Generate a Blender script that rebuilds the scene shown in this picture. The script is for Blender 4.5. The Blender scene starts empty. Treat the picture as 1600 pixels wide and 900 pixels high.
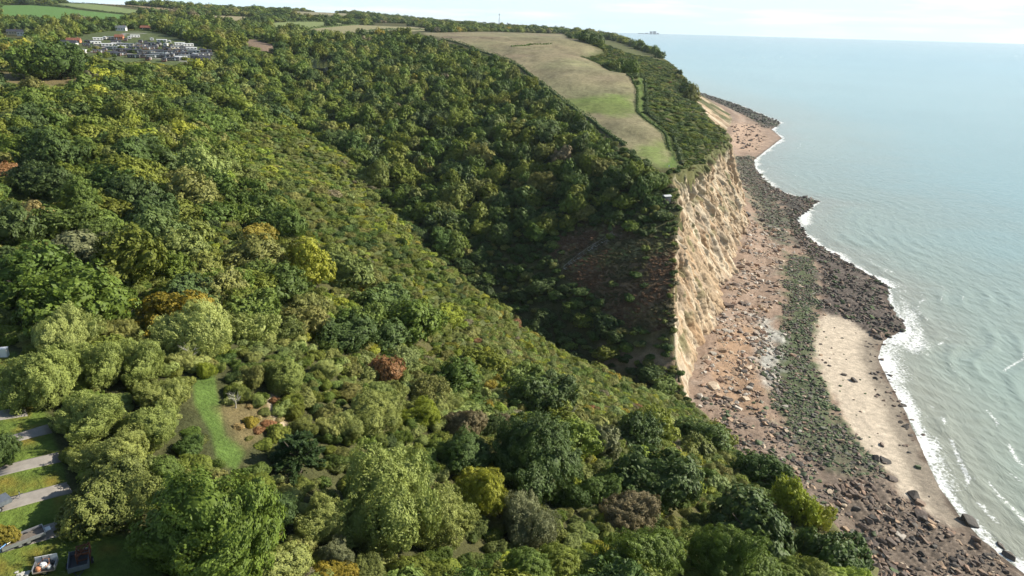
import bpy, bmesh, math, random
import numpy as np
from mathutils import Matrix, Vector
S = bpy.context.scene
COL = S.collection
RAD = math.radians

# ------------------------------------------------------------------ camera, sky, sun, exposure
FPX = 1071.0                       # focal length in pixels of a 1600 px wide frame
CZ = 130.0                         # drone height above the sea
PITCH = math.atan((450 - 39) / FPX)
ROLL = RAD(1.45)
_F = np.array([0, math.cos(PITCH), -math.sin(PITCH)])
_R0 = np.array([1.0, 0, 0]); _U0 = np.cross(_R0, _F)
_R = _R0 * math.cos(ROLL) + _U0 * math.sin(ROLL)
_U = -_R0 * math.sin(ROLL) + _U0 * math.cos(ROLL)
_C = np.array([0, 0, CZ])
cd = bpy.data.cameras.new('camera'); cam = bpy.data.objects.new('camera', cd); COL.objects.link(cam)
cd.sensor_width = 36.0; cd.lens = 36.0 * FPX / 1600.0; cd.clip_start = 0.5; cd.clip_end = 60000.0
cam.matrix_world = Matrix(((_R[0], _U[0], -_F[0], 0), (_R[1], _U[1], -_F[1], 0), (_R[2], _U[2], -_F[2], CZ), (0, 0, 0, 1)))
S.camera = cam

SUN_EL = RAD(28.0); SUN_AZ = RAD(75.0)     # azimuth clockwise from +Y (the view direction)
world = bpy.data.worlds.new('World'); S.world = world; world.use_nodes = True
nt = world.node_tree; nt.nodes.clear()
sky = nt.nodes.new('ShaderNodeTexSky'); sky.sky_type = 'NISHITA'; sky.sun_disc = False
sky.sun_elevation = SUN_EL; sky.sun_rotation = SUN_AZ; sky.altitude = 100; sky.air_density = 1.0; sky.dust_density = 0.3; sky.ozone_density = 2.0
bg = nt.nodes.new('ShaderNodeBackground'); bg.inputs[1].default_value = 0.070
wo = nt.nodes.new('ShaderNodeOutputWorld')
# pale milky air low over the horizon, with faint streaks of low cloud
tc = nt.nodes.new('ShaderNodeTexCoord'); sx_ = nt.nodes.new('ShaderNodeSeparateXYZ'); nt.links.new(tc.outputs['Generated'], sx_.inputs[0])
el = nt.nodes.new('ShaderNodeMapRange'); el.interpolation_type = 'SMOOTHSTEP'; el.inputs[1].default_value = 0.0; el.inputs[2].default_value = 0.30; el.inputs[3].default_value = 0.92; el.inputs[4].default_value = 0.05
nt.links.new(sx_.outputs['Z'], el.inputs[0])
mp = nt.nodes.new('ShaderNodeMapping'); mp.inputs['Scale'].default_value = (2.2, 2.2, 26.0)
nz = nt.nodes.new('ShaderNodeTexNoise'); nz.inputs['Scale'].default_value = 3.0; nz.inputs['Detail'].default_value = 6.0
nt.links.new(tc.outputs['Generated'], mp.inputs[0]); nt.links.new(mp.outputs[0], nz.inputs['Vector'])
cr = nt.nodes.new('ShaderNodeMapRange'); cr.inputs[1].default_value = 0.48; cr.inputs[2].default_value = 0.70; nt.links.new(nz.outputs[0], cr.inputs[0])
pale = nt.nodes.new('ShaderNodeMix'); pale.data_type = 'RGBA'; pale.inputs['A'].default_value = (7.6, 9.7, 10.5, 1); pale.inputs['B'].default_value = (10.2, 11.3, 11.6, 1); nt.links.new(cr.outputs[0], pale.inputs['Factor'])
mx = nt.nodes.new('ShaderNodeMix'); mx.data_type = 'RGBA'
nt.links.new(el.outputs[0], mx.inputs['Factor']); nt.links.new(sky.outputs[0], mx.inputs['A']); nt.links.new(pale.outputs['Result'], mx.inputs['B']); nt.links.new(mx.outputs['Result'], bg.inputs[0])
nt.links.new(bg.outputs[0], wo.inputs[0])
sd = bpy.data.lights.new('sun', 'SUN'); sd.energy = 5.0; sd.angle = RAD(0.53); sd.color = (1.0, 0.93, 0.81)
sun = bpy.data.objects.new('sun', sd); COL.objects.link(sun)
_sv = Vector((math.sin(SUN_AZ) * math.cos(SUN_EL), math.cos(SUN_AZ) * math.cos(SUN_EL), math.sin(SUN_EL)))
sun.rotation_euler = _sv.to_track_quat('Z', 'Y').to_euler(); sun.location = (300, 0, 400)
S.view_settings.view_transform = 'Standard'; S.view_settings.look = 'None'; S.view_settings.gamma = 1.0
S.view_settings.exposure = 0.78; S.view_settings.use_curve_mapping = False
S.cycles.max_bounces = 5; S.cycles.diffuse_bounces = 2; S.cycles.glossy_bounces = 2; S.cycles.transmission_bounces = 2
S.cycles.volume_bounces = 0; S.cycles.transparent_max_bounces = 4; S.cycles.caustics_reflective = False; S.cycles.caustics_refractive = False

# ------------------------------------------------------------------ helpers: rays, noise, polygons
def ray(px, py):
    d = _F * FPX + _R * (px - 800) + _U * (450 - py)
    return d / np.linalg.norm(d)
def atz(px, py, z):
    d = ray(px, py); return _C + d * ((z - CZ) / d[2])
def aty(px, py, y):
    d = ray(px, py); return _C + d * (y / d[1])
def proj(P):
    v = np.asarray(P) - _C; d = v @ _F
    return 800 + FPX * (v @ _R) / d, 450 - FPX * (v @ _U) / d, d
def vnoise(x, y, seed=0):
    xi = np.floor(x).astype(np.int64); yi = np.floor(y).astype(np.int64); fx = x - xi; fy = y - yi
    def h(a, b):
        n = (a * 374761393 + b * 668265263 + seed * 974634777) & 0xffffffff
        n = ((n ^ (n >> 13)) * 1274126177) & 0xffffffff
        return ((n ^ (n >> 16)) & 0xffff) / 65535.0
    sx = fx * fx * (3 - 2 * fx); sy = fy * fy * (3 - 2 * fy)
    a = h(xi, yi); b = h(xi + 1, yi); c = h(xi, yi + 1); d = h(xi + 1, yi + 1)
    return (a + (b - a) * sx) + ((c + (d - c) * sx) - (a + (b - a) * sx)) * sy
def fbm(x, y, oct=4, seed=0, gain=0.5):
    x = np.asarray(x, float); y = np.asarray(y, float); s = 0; a = 1.0; t = 0
    for i in range(oct):
        s = s + a * vnoise(x, y, seed + i); t += a; a *= gain; x = x * 2.03 + 17.1; y = y * 2.03 + 5.3
    return s / t
def sstep(a, b, v):
    t = np.clip((v - a) / (b - a), 0, 1); return t * t * (3 - 2 * t)
def seg_dist(x, y, poly, closed=False):
    P = np.asarray(poly, float)[:, :2]
    A = P; B = np.roll(P, -1, 0)
    if not closed: A = A[:-1]; B = B[:-1]
    best = np.full(np.shape(x), 1e12)
    for a, b in zip(A, B):
        d = b - a; L = max(d @ d, 1e-9)
        t = np.clip(((x - a[0]) * d[0] + (y - a[1]) * d[1]) / L, 0, 1)
        q = (x - a[0] - t * d[0]) ** 2 + (y - a[1] - t * d[1]) ** 2
        best = np.minimum(best, q)
    return np.sqrt(best)
def inside(x, y, poly):
    P = np.asarray(poly, float)[:, :2]; r = np.zeros(np.shape(x), bool)
    for a, b in zip(P, np.roll(P, -1, 0)):
        c = ((a[1] > y) != (b[1] > y))
        xx = (b[0] - a[0]) * (y - a[1]) / ((b[1] - a[1]) if b[1] != a[1] else 1e-9) + a[0]
        r ^= c & (x < xx)
    return r
def sdist(x, y, poly):                      # positive inside
    d = seg_dist(x, y, poly, True); return np.where(inside(x, y, poly), d, -d)

# ------------------------------------------------------------------ helpers: meshes and objects
def mesh_np(name, V, faces, mats=(), smooth=False, attrs=None):
    """faces: list of int arrays (n,3) or (n,4)"""
    me = bpy.data.meshes.new(name); V = np.ascontiguousarray(V, np.float32)
    me.vertices.add(len(V)); me.vertices.foreach_set('co', V.ravel())
    loops = np.concatenate([np.asarray(f, np.int32).ravel() for f in faces])
    tot = np.concatenate([np.full(len(f), np.asarray(f).shape[1], np.int32) for f in faces])
    st = np.concatenate([[0], np.cumsum(tot)[:-1]]).astype(np.int32)
    me.loops.add(len(loops)); me.loops.foreach_set('vertex_index', loops)
    me.polygons.add(len(tot)); me.polygons.foreach_set('loop_start', st)
    if smooth: me.polygons.foreach_set('use_smooth', np.ones(len(tot), bool))
    for k, (typ, arr) in (attrs or {}).items():
        a = me.attributes.new(k, typ, 'POINT'); arr = np.ascontiguousarray(arr, np.float32)
        a.data.foreach_set({'FLOAT': 'value', 'FLOAT_COLOR': 'color', 'FLOAT_VECTOR': 'vector'}[typ], arr.ravel())
    for m in mats: me.materials.append(m)
    me.update(calc_edges=True); return me
def tag(o, label=None, cat=None, group=None, kind=None):
    if label: o['label'] = label
    if cat: o['category'] = cat
    if group: o['group'] = group
    if kind: o['kind'] = kind
    return o
def link(name, me, parent=None, loc=None):
    o = bpy.data.objects.new(name, me); COL.objects.link(o)
    if parent is not None: o.parent = parent
    if loc is not None: o.location = loc
    return o
def empty(name, loc=(0, 0, 0), rz=0.0):
    o = bpy.data.objects.new(name, None); COL.objects.link(o); o.location = loc; o.rotation_euler = (0, 0, rz); o.empty_display_size = 0.5
    return o
def copy_tree(o, parent=None):
    c = o.copy(); COL.objects.link(c); c.parent = parent
    for ch in o.children: copy_tree(ch, c)
    return c
class MB:
    def __init__(s): s.v = []; s.f = []
    def add(s, V, F):
        n = len(s.v); s.v += [tuple(map(float, p)) for p in V]; s.f += [tuple(i + n for i in q) for q in F]; return s
    def box(s, c, d, rz=0.0, taper=1.0, ry=0.0):
        m = Matrix.Rotation(rz, 3, 'Z') @ Matrix.Rotation(ry, 3, 'Y'); V = []
        for z in (-1, 1):
            k = taper if z > 0 else 1.0
            for x, y in ((-1, -1), (1, -1), (1, 1), (-1, 1)):
                V.append(Vector(c) + m @ Vector((x * d[0] / 2 * k, y * d[1] / 2 * k, z * d[2] / 2)))
        return s.add(V, [(3, 2, 1, 0), (4, 5, 6, 7), (0, 1, 5, 4), (1, 2, 6, 5), (2, 3, 7, 6), (3, 0, 4, 7)])
    def tube(s, pts, rs, n=6):
        pts = [Vector(p) for p in pts]; V = []; F = []
        for i, p in enumerate(pts):
            d = (pts[min(i + 1, len(pts) - 1)] - pts[max(i - 1, 0)]).normalized()
            a = d.orthogonal().normalized(); b = d.cross(a); r = rs[i] if hasattr(rs, '__len__') else rs
            V += [p + (a * math.cos(6.28319 * k / n) + b * math.sin(6.28319 * k / n)) * r for k in range(n)]
        for i in range(len(pts) - 1):
            for k in range(n): F.append((i * n + k, i * n + (k + 1) % n, (i + 1) * n + (k + 1) % n, (i + 1) * n + k))
        F += [tuple(reversed(range(n))), tuple(range((len(pts) - 1) * n, len(pts) * n))]
        return s.add(V, F)
    def wheel(s, c, r, w, axis='Y', n=14):
        d = Vector((0, 1, 0)) if axis == 'Y' else Vector((1, 0, 0)); c = Vector(c)
        return s.tube([c - d * w / 2, c - d * w * .42, c + d * w * .42, c + d * w / 2], [r * .9, r, r, r * .9], n)
    def prism(s, pts, y0, y1):               # XZ outline extruded along Y
        n = len(pts); V = [(x, y0, z) for x, z in pts] + [(x, y1, z) for x, z in pts]
        F = [tuple(range(n)), tuple(reversed(range(n, 2 * n)))] + [(i, i + n, (i + 1) % n + n, (i + 1) % n) for i in range(n)]
        return s.add(V, F)
    def mesh(s, name, mat, bevel=0.0):
        me = bpy.data.meshes.new(name); me.from_pydata(s.v, [], s.f)
        bm = bmesh.new(); bm.from_mesh(me)
        bmesh.ops.recalc_face_normals(bm, faces=bm.faces)
        if bevel: bmesh.ops.bevel(bm, geom=list(bm.edges), offset=bevel, segments=1, affect='EDGES')
        bm.to_mesh(me); bm.free(); me.materials.append(mat); me.update(); return me
    def build(s, name, mat, parent=None, bevel=0.0): return link(name, s.mesh(name, mat, bevel), parent)

# ------------------------------------------------------------------ helpers: materials
def nodes(name):
    m = bpy.data.materials.new(name); m.use_nodes = True; t = m.node_tree; b = t.nodes['Principled BSDF']; return m, t, b
def N(t, typ, **kw):
    n = t.nodes.new(typ)
    for k, v in kw.items(): setattr(n, k, v)
    return n
def noise(t, scale, detail=5.0, rough=0.55, vec=None, dist=0.0):
    n = N(t, 'ShaderNodeTexNoise'); n.inputs['Scale'].default_value = scale; n.inputs['Detail'].default_value = detail
    n.inputs['Roughness'].default_value = rough; n.inputs['Distortion'].default_value = dist
    if vec is not None: t.links.new(vec, n.inputs['Vector'])
    return n.outputs[0]
def rng(t, v, a, b, c=0.0, d=1.0):
    n = N(t, 'ShaderNodeMapRange'); n.inputs[1].default_value = a; n.inputs[2].default_value = b; n.inputs[3].default_value = c; n.inputs[4].default_value = d
    t.links.new(v, n.inputs[0]); return n.outputs[0]
def mix(t, f, a, b, mode='MIX'):
    n = N(t, 'ShaderNodeMix', data_type='RGBA', blend_type=mode)
    for k, v in (('Factor', f), ('A', a), ('B', b)):
        s = n.inputs[k]
        if hasattr(v, 'links'): t.links.new(v, s)
        elif isinstance(v, (int, float)): s.default_value = v
        else: s.default_value = (*v, 1) if len(v) == 3 else v
    return n.outputs['Result']
def math_(t, op, a, b=0.0, clamp=False):
    n = N(t, 'ShaderNodeMath', operation=op); n.use_clamp = clamp
    for i, v in ((0, a), (1, b)):
        if hasattr(v, 'links'): t.links.new(v, n.inputs[i])
        else: n.inputs[i].default_value = v
    return n.outputs[0]
def bump(t, b, h, strength=0.5, dist=0.1):
    n = N(t, 'ShaderNodeBump'); n.inputs['Strength'].default_value = strength; n.inputs['Distance'].default_value = dist
    t.links.new(h, n.inputs['Height']); t.links.new(n.outputs[0], b.inputs['Normal']); return n
def attr(t, name, typ='GEOMETRY'):
    n = N(t, 'ShaderNodeAttribute', attribute_name=name, attribute_type=typ); return n
def pos(t): return N(t, 'ShaderNodeNewGeometry').outputs['Position']
def paint(name, col, rough=0.6, metal=0.0, var=0.25, scale=3.0, bmp=0.0):
    m, t, b = nodes(name); o = N(t, 'ShaderNodeTexCoord').outputs['Object']
    n = noise(t, scale, 6, 0.65, o)
    t.links.new(mix(t, rng(t, n, 0.3, 0.75), tuple(c * (1 - var) for c in col), tuple(min(1, c * (1 + var * .6)) for c in col)), b.inputs['Base Color'])
    b.inputs['Roughness'].default_value = rough; b.inputs['Metallic'].default_value = metal
    if bmp: bump(t, b, n, bmp, 0.05)
    return m
def ground_mat(name, n1, n2, lo, hi, bs=0.6, bd=0.3, rough=0.95, f1=None):
    """vertex colour 'Col' broken up by two sizes of noise"""
    m, t, b = nodes(name); p = pos(t); c = attr(t, 'Col').outputs['Color']
    a = noise(t, n1, 6, 0.6, p); d = noise(t, n2, 5, 0.65, p)
    k = math_(t, 'MULTIPLY', rng(t, a, 0.28, 0.72, lo, hi), rng(t, d, 0.25, 0.75, lo, hi))
    g = N(t, 'ShaderNodeVectorMath', operation='SCALE'); t.links.new(c, g.inputs[0]); t.links.new(k, g.inputs['Scale'])
    t.links.new(g.outputs[0], b.inputs['Base Color']); b.inputs['Roughness'].default_value = rough; b.inputs['Specular IOR Level'].default_value = 0.15
    bump(t, b, math_(t, 'ADD', a, math_(t, 'MULTIPLY', d, 0.6)), bs, bd); return m
MAT_LAND = ground_mat('hillside turf and soil', 0.35, 2.2, 0.7, 1.3, 0.9, 0.5)
MAT_CLIFF = ground_mat('sandstone cliff', 0.45, 2.8, 0.84, 1.14, 0.8, 0.5)
MAT_BEACH = ground_mat('beach shingle and rock', 0.6, 3.5, 0.72, 1.26, 0.8, 0.35, 0.9)
def leaf_mat():
    m, t, b = nodes('leaves'); t.nodes.remove(b)
    c = attr(t, 'leaf_color', 'INSTANCER').outputs['Color']; s = attr(t, 'shade').outputs['Fac']
    hs = N(t, 'ShaderNodeHueSaturation'); t.links.new(c, hs.inputs['Color'])
    t.links.new(rng(t, s, 0, 1, 0.500, 0.486), hs.inputs['Hue']); t.links.new(rng(t, s, 0, 1, 0.62, 1.38), hs.inputs['Value'])
    d = N(t, 'ShaderNodeBsdfPrincipled'); d.inputs['Roughness'].default_value = 0.6; d.inputs['Specular IOR Level'].default_value = 0.25
    tr = N(t, 'ShaderNodeBsdfTranslucent'); ms = N(t, 'ShaderNodeMixShader'); ms.inputs[0].default_value = 0.24
    t.links.new(hs.outputs[0], d.inputs['Base Color']); t.links.new(hs.outputs[0], tr.inputs['Color'])
    t.links.new(d.outputs[0], ms.inputs[1]); t.links.new(tr.outputs[0], ms.inputs[2]); t.links.new(ms.outputs[0], t.nodes['Material Output'].inputs[0])
    return m
MAT_LEAF = leaf_mat()
MAT_BARK = paint('bark', (0.10, 0.08, 0.06), 0.9, var=0.4, scale=6, bmp=0.6)
MAT_DEAD = paint('bleached dead wood', (0.42, 0.39, 0.34), 0.85, var=0.3, scale=4, bmp=0.4)
def rock_mat():
    m, t, b = nodes('boulder rock'); c = attr(t, 'leaf_color', 'INSTANCER').outputs['Color']; o = N(t, 'ShaderNodeTexCoord').outputs['Object']
    n = noise(t, 2.2, 7, 0.65, o); k = rng(t, n, 0.25, 0.75, 0.6, 1.35)
    g = N(t, 'ShaderNodeVectorMath', operation='SCALE'); t.links.new(c, g.inputs[0]); t.links.new(k, g.inputs['Scale'])
    t.links.new(g.outputs[0], b.inputs['Base Color']); b.inputs['Roughness'].default_value = 0.85; bump(t, b, n, 0.8, 0.2); return m
MAT_ROCK = rock_mat()

# ------------------------------------------------------------------ land: control points of the terrain
CP = []
def cz_(px, py, z): CP.append(tuple(atz(px, py, z)))
def cy_(px, py, y, dz=0): p = aty(px, py, y); CP.append((p[0], p[1], p[2] + dz))
for r_, l_ in {850: [(50, 85), (400, 80), (800, 67), (1200, 50)], 700: [(50, 86), (400, 80), (800, 65), (1000, 53), (1120, 34)],
               560: [(50, 86), (400, 80), (700, 61), (850, 41)], 420: [(50, 86), (300, 81), (500, 72), (650, 59)], 300: [(50, 87), (300, 82), (450, 75)],
               200: [(50, 88), (250, 85), (380, 79)], 130: [(50, 90), (250, 87)]}.items():
    for x_, z_ in l_: cz_(x_, r_, z_)
for q in [(1060, 615, 11), (960, 584, 22), (870, 549, 33), (780, 486, 44), (700, 418, 52), (600, 328, 60), (470, 206, 74)]: cz_(*q)
CP += [(0, 0, 87), (0, -60, 90), (-120, 0, 90), (-120, -60, 92), (62, 30, 54), (30, 20, 72), (30, 60, 66), (-250, 100, 92), (-400, 100, 98), (60, -60, 60), (-90, 40, 87.5), (-60, 30, 86.5)]
# valley floor
CP += [(60, 214, 6), (38, 218, 5), (18, 228, 10), (-5, 248, 18), (-30, 275, 28), (-65, 335, 42), (-100, 400, 54), (-140, 470, 63), (-175, 590, 74), (-206, 735, 85), (-235, 790, 88)]
# valley side under the headland field
CP += [(52, 226, 20), (40, 236, 22), (25, 248, 22), (45, 262, 40), (20, 275, 35), (55, 300, 56), (30, 310, 49), (0, 330, 46), (60, 330, 66.5), (-20, 400, 58), (20, 400, 66), (-10, 480, 72),
       (-60, 480, 67), (-60, 560, 77), (-110, 560, 74), (-20, 600, 84), (-60, 680, 90), (-120, 700, 90), (-40, 800, 101), (-120, 850, 104), (-160, 1000, 110)]
# headland plateau with the field
for px, py in [(790, 92), (850, 135), (900, 175), (975, 230), (1035, 258), (1000, 150), (910, 90), (700, 60), (860, 60), (920, 62), (1000, 120), (1030, 200)]:
    d = ray(px, py)
    for y in np.arange(250, 1500, 2.0):
        p = _C + d * (y / d[1])
        if p[2] < 67 + .075 * (y - 335): CP.append(tuple(p)); break
# seaward cliff edge and base (matched stations)
EDGE = [(62, -60, 58), (61, -10, 57), (60, 50, 54), (60, 89, 48), (65, 120, 39), (62, 151, 26), (63, 173, 19), (64, 203, 11), (63, 211, 7), (62, 217, 11), (60, 225, 23), (61, 236, 30),
        (64, 261, 45), (72, 292, 56), (77, 318, 66), (103, 375, 61.5), (123, 424, 60.5), (143, 472, 58)]
BASE = [(106, -60), (103, -10), (99, 50), (94, 89), (87, 120), (80, 150), (76, 175), (72, 205), (70, 213), (70, 222), (73, 230), (75, 238),
        (86, 262), (98, 292), (109, 318), (134, 378), (153, 428), (168, 475)]
for (px, py, y), b in zip([(1131, 205, 530), (1110, 190, 600), (1096, 172, 700), (1084, 152, 820), (1074, 132, 920), (1065, 116, 1000), (1052, 102, 1090), (1033, 88, 1220), (1000, 73, 1450), (965, 62, 1750), (930, 55, 2100), (905, 52, 2600), (880, 50, 3200)],
                          [(184, 535), (194, 605), (222, 715), (258, 840), (292, 940), (320, 1010), (345, 1100), (362, 1230), (370, 1450), (385, 1750), (390, 2150), (390, 2650), (420, 3300)]):
    EDGE.append(tuple(aty(px, py, y))); BASE.append(b)
EDGE = np.array(EDGE); EDGE0 = EDGE; BASE = np.array([(x, y, 2.0 + (2 if y > 230 else 0)) for x, y in BASE])
CP += [tuple(p) for p in EDGE]
# far country
for q in [(100, 78, 640), (220, 80, 660), (330, 97, 600), (40, 60, 800), (200, 45, 900), (150, 100, 500), (420, 95, 640), (420, 65, 800), (350, 50, 950), (560, 78, 850), (480, 62, 950), (600, 62, 1000)]: cy_(*q, -5)
for q in [(0, 28, 1150), (200, 30, 1150), (0, 5, 1900), (130, 0, 1900), (280, 20, 1600), (300, 14, 2500), (380, 16, 2500), (450, 15, 2700), (360, 28, 1300), (450, 42, 1300), (560, 44, 1300), (500, 22, 2000), (600, 36, 1900),
          (640, 46, 1250), (640, 32, 2600), (700, 37, 2800), (760, 40, 2900), (830, 47, 2900), (780, 49, 1500), (860, 51, 1700), (560, 20, 2900)]: cy_(*q, -6)
CP += [(-1500, 500, 110), (-900, 200, 105), (-2500, 3000, 150), (-600, 4500, 120), (200, 4500, 90), (-3500, 4500, 120), (-900, 4500, 140), (-2500, 1200, 140)]
CP = np.array(CP)
def warp(x, y):
    r = np.sqrt(x * x + (y + 90) ** 2) + 1e-6
    return np.stack([np.arctan2(x, y + 90) * 1.0, np.log(r)], -1)
_W = warp(CP[:, 0], CP[:, 1]); _c = 0.03
def _phi(a, b): return np.sqrt(((a[:, None] - b[None]) ** 2).sum(-1) + _c * _c)
_n = len(CP); _A = np.zeros((_n + 3, _n + 3)); _A[:_n, :_n] = _phi(_W, _W) - np.eye(_n) * 0.006; _A[:_n, _n] = 1; _A[:_n, _n + 1:] = _W; _A[_n, :_n] = 1; _A[_n + 1:, :_n] = _W.T
_w = np.linalg.solve(_A, np.concatenate([CP[:, 2], [0, 0, 0]]))
TH0, TH1, NT = RAD(-64), RAD(66), 700
R0, R1, NR = 6.0, 6500.0, 600
LR0, LR1 = math.log(R0), math.log(R1)
_th = np.linspace(TH0, TH1, NT); _lr = np.linspace(LR0, LR1, NR)
GT, GR = np.meshgrid(_th, np.exp(_lr), indexing='ij'); GX = GR * np.sin(GT); GY = GR * np.cos(GT)
GZ = np.empty(GX.size); _g = warp(GX.ravel(), GY.ravel())
for i in range(0, GX.size, 40000):
    s_ = slice(i, i + 40000); GZ[s_] = _phi(_g[s_], _W) @ _w[:_n] + _w[_n] + _g[s_] @ _w[_n + 1:]
GZ = GZ.reshape(GX.shape)
GZ += (fbm(GX / 22, GY / 22, 4, 3) - .5) * np.clip(GR / 60, .1, 1) * 2.4 * sstep(-70, -20, GX) + (fbm(GX / 220, GY / 220, 3, 9) - .5) * 5 * sstep(700, 1600, GR)
_s = np.concatenate([[0], np.cumsum(np.hypot(*np.diff(EDGE0[:, :2], axis=0).T))]); _k = np.unique(np.concatenate([_s, np.arange(np.interp(212, EDGE0[:, 1], _s), np.interp(600, EDGE0[:, 1], _s), 3.0)]))
EDGE = np.stack([np.interp(_k, _s, EDGE0[:, i]) for i in range(3)], -1); BASE_D = np.stack([np.interp(_k, _s, BASE[:, i]) for i in range(3)], -1)
_o = ((fbm(_k / 11, _k * 0, 3, 201) - .5) * 9 + (fbm(_k / 4, _k * 0 + 5, 2, 202) - .5) * 4) * sstep(236, 262, EDGE[:, 1]) * (1 - sstep(540, 600, EDGE[:, 1])); EDGE[:, 0] += _o * .9; EDGE[:, 1] -= _o * .35
SEA_POLY = np.concatenate([EDGE[:, :2], [(900, 9000), (9000, 9000), (9000, -200), (62, -200)]])
def hz(x, y):
    x = np.asarray(x, float); y = np.asarray(y, float)
    u = (np.arctan2(x, y) - TH0) / (TH1 - TH0) * (NT - 1); v = (np.log(np.maximum(np.hypot(x, y), R0)) - LR0) / (LR1 - LR0) * (NR - 1)
    u = np.clip(u, 0, NT - 1.001); v = np.clip(v, 0, NR - 1.001); i = u.astype(int); j = v.astype(int); a = u - i; b = v - j
    return (GZ[i, j] * (1 - a) + GZ[i + 1, j] * a) * (1 - b) + (GZ[i, j + 1] * (1 - a) + GZ[i + 1, j + 1] * a) * b
_tt = np.geomspace(25, 6400, 5000)
def at(px, py, off=0.0):
    """the place on the land that is seen at a point of the photograph"""
    d = ray(px, py); P = _C + d[None] * _tt[:, None]
    k = np.nonzero(P[:, 2] < hz(P[:, 0], P[:, 1]) + off)[0]
    if len(k) == 0:
        # above the skyline: the nearest approach to the land
        k = [int(np.argmin((P[:, 2] - hz(P[:, 0], P[:, 1])) / _tt + (_tt < 700)))]
    p = P[k[0]]; return np.array([p[0], p[1], hz(p[0], p[1])])
SEEN = []
def poly(pts, off=0.0):
    A = np.array([at(px, py, off)[:2] for px, py in pts]); SEEN.append((A, np.array(pts, float))); return A

# ------------------------------------------------------------------ land: ground zones (plan polygons) and their colours
Z = {}
Z['headland_field'] = poly([(660, 51), (690, 62), (740, 75), (790, 92), (840, 128), (900, 174), (978, 231), (1030, 262), (1047, 258), (1046, 232), (1040, 212), (1008, 186), (996, 176), (996, 140), (985, 120), (945, 106), (908, 89), (940, 80), (905, 64), (880, 53), (780, 50)])
Z['green_patch_a'] = poly([(880, 158), (930, 150), (985, 148), (994, 176), (960, 182), (900, 175)])
Z['green_patch_b'] = poly([(985, 232), (1020, 225), (1046, 222), (1048, 260), (1028, 262)])
Z['lane'] = poly([(993, 118), (1003, 122), (1008, 178), (1044, 206), (1056, 240), (1062, 264), (1040, 262), (1050, 240), (1038, 212), (1000, 181), (998, 150)])
Z['field_bright'] = poly([(0, 8), (55, 8), (120, 15), (213, 25), (190, 31), (110, 31), (0, 27)])
Z['field_pale'] = poly([(80, 2), (130, 3), (237, 20), (222, 24), (160, 17), (110, 10)])
Z['field_brown'] = poly([(100, 0), (175, 0), (292, 17), (270, 20), (195, 10)])
Z['field_tan_a'] = poly([(305, 24), (360, 25), (402, 28), (402, 33), (340, 31)])
Z['field_green_b'] = poly([(412, 42), (432, 35), (500, 34), (545, 37), (480, 45)])
Z['field_tan_b'] = poly([(484, 46), (560, 39), (650, 42), (700, 47), (640, 49), (560, 51), (510, 52)])
Z['field_tan_c'] = poly([(455, 17), (500, 16), (547, 19), (545, 24), (470, 23)])
Z['field_green_c'] = poly([(575, 31), (640, 33), (636, 36), (590, 35)])
Z['field_bare'] = poly([(362, 60), (400, 62), (445, 80), (428, 86), (395, 76)])
Z['caravan_site'] = poly([(84, 74), (112, 60), (172, 48), (235, 48), (300, 66), (340, 86), (350, 98), (330, 101), (250, 102), (200, 98), (150, 94), (105, 82)])
Z['bracken'] = poly([(872, 375), (915, 345), (950, 352), (1010, 372), (1062, 380), (1055, 440), (1055, 505), (1030, 516), (985, 505), (935, 468), (878, 425), (862, 400)])
Z['notch_rock'] = poly([(930, 540), (985, 545), (1052, 548), (1062, 575), (1085, 606), (1060, 612), (1000, 586), (940, 572)])
Z['heath_left'] = poly([(0, 112), (60, 112), (150, 118), (160, 128), (60, 134), (0, 130)])
Z['heath_left_b'] = poly([(0, 162), (25, 164), (30, 174), (0, 182)])
Z['lawn'] = poly([(-60, 540), (24, 552), (38, 590), (66, 640), (84, 690), (100, 735), (112, 790), (132, 822), (190, 838), (262, 845), (250, 960), (-200, 960)])
Z['grass_ride'] = poly([(303, 596), (332, 588), (344, 640), (352, 680), (384, 704), (368, 738), (338, 716), (330, 678), (306, 632)])
Z['dry_grass'] = poly([(350, 640), (372, 632), (405, 640), (425, 615), (440, 640), (452, 668), (415, 676), (400, 696), (384, 702), (360, 680)])
Z['glade_left'] = poly([(20, 350), (90, 345), (100, 372), (70, 385), (30, 378)])
Z['crest_scrub'] = poly([(380, 200), (470, 203), (600, 326), (700, 417), (870, 552), (960, 587), (1085, 640), (1128, 690), (1050, 690), (930, 640), (830, 606), (720, 550), (610, 475), (505, 390), (410, 295), (350, 215)])
Z['cliff_top_scrub'] = poly([(905, 57), (960, 64), (1050, 103), (1072, 150), (1128, 218), (1064, 264), (1052, 226), (1012, 186), (1003, 120), (945, 104), (912, 87), (942, 80)])
Z['pond'] = poly([(484, 104), (492, 99), (514, 98), (520, 104), (505, 110), (488, 109)])
OPEN = ['headland_field', 'lane', 'field_bright', 'field_pale', 'field_brown', 'field_tan_a', 'field_green_b', 'field_tan_b', 'field_tan_c', 'field_green_c', 'field_bare', 'caravan_site', 'lawn', 'grass_ride', 'pond']
V = np.stack([GX, GY, GZ], -1).reshape(-1, 3)
LX, LY = V[:, 0], V[:, 1]; LRr = np.hypot(LX, LY)
base = np.array([0.062, 0.082, 0.026]); wood = np.array([0.045, 0.055, 0.022]); olive = np.array([0.115, 0.105, 0.040])
k = fbm(LX / 14, LY / 14, 4, 21)[:, None]; lc = wood * (1 - k) + olive * k
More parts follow.
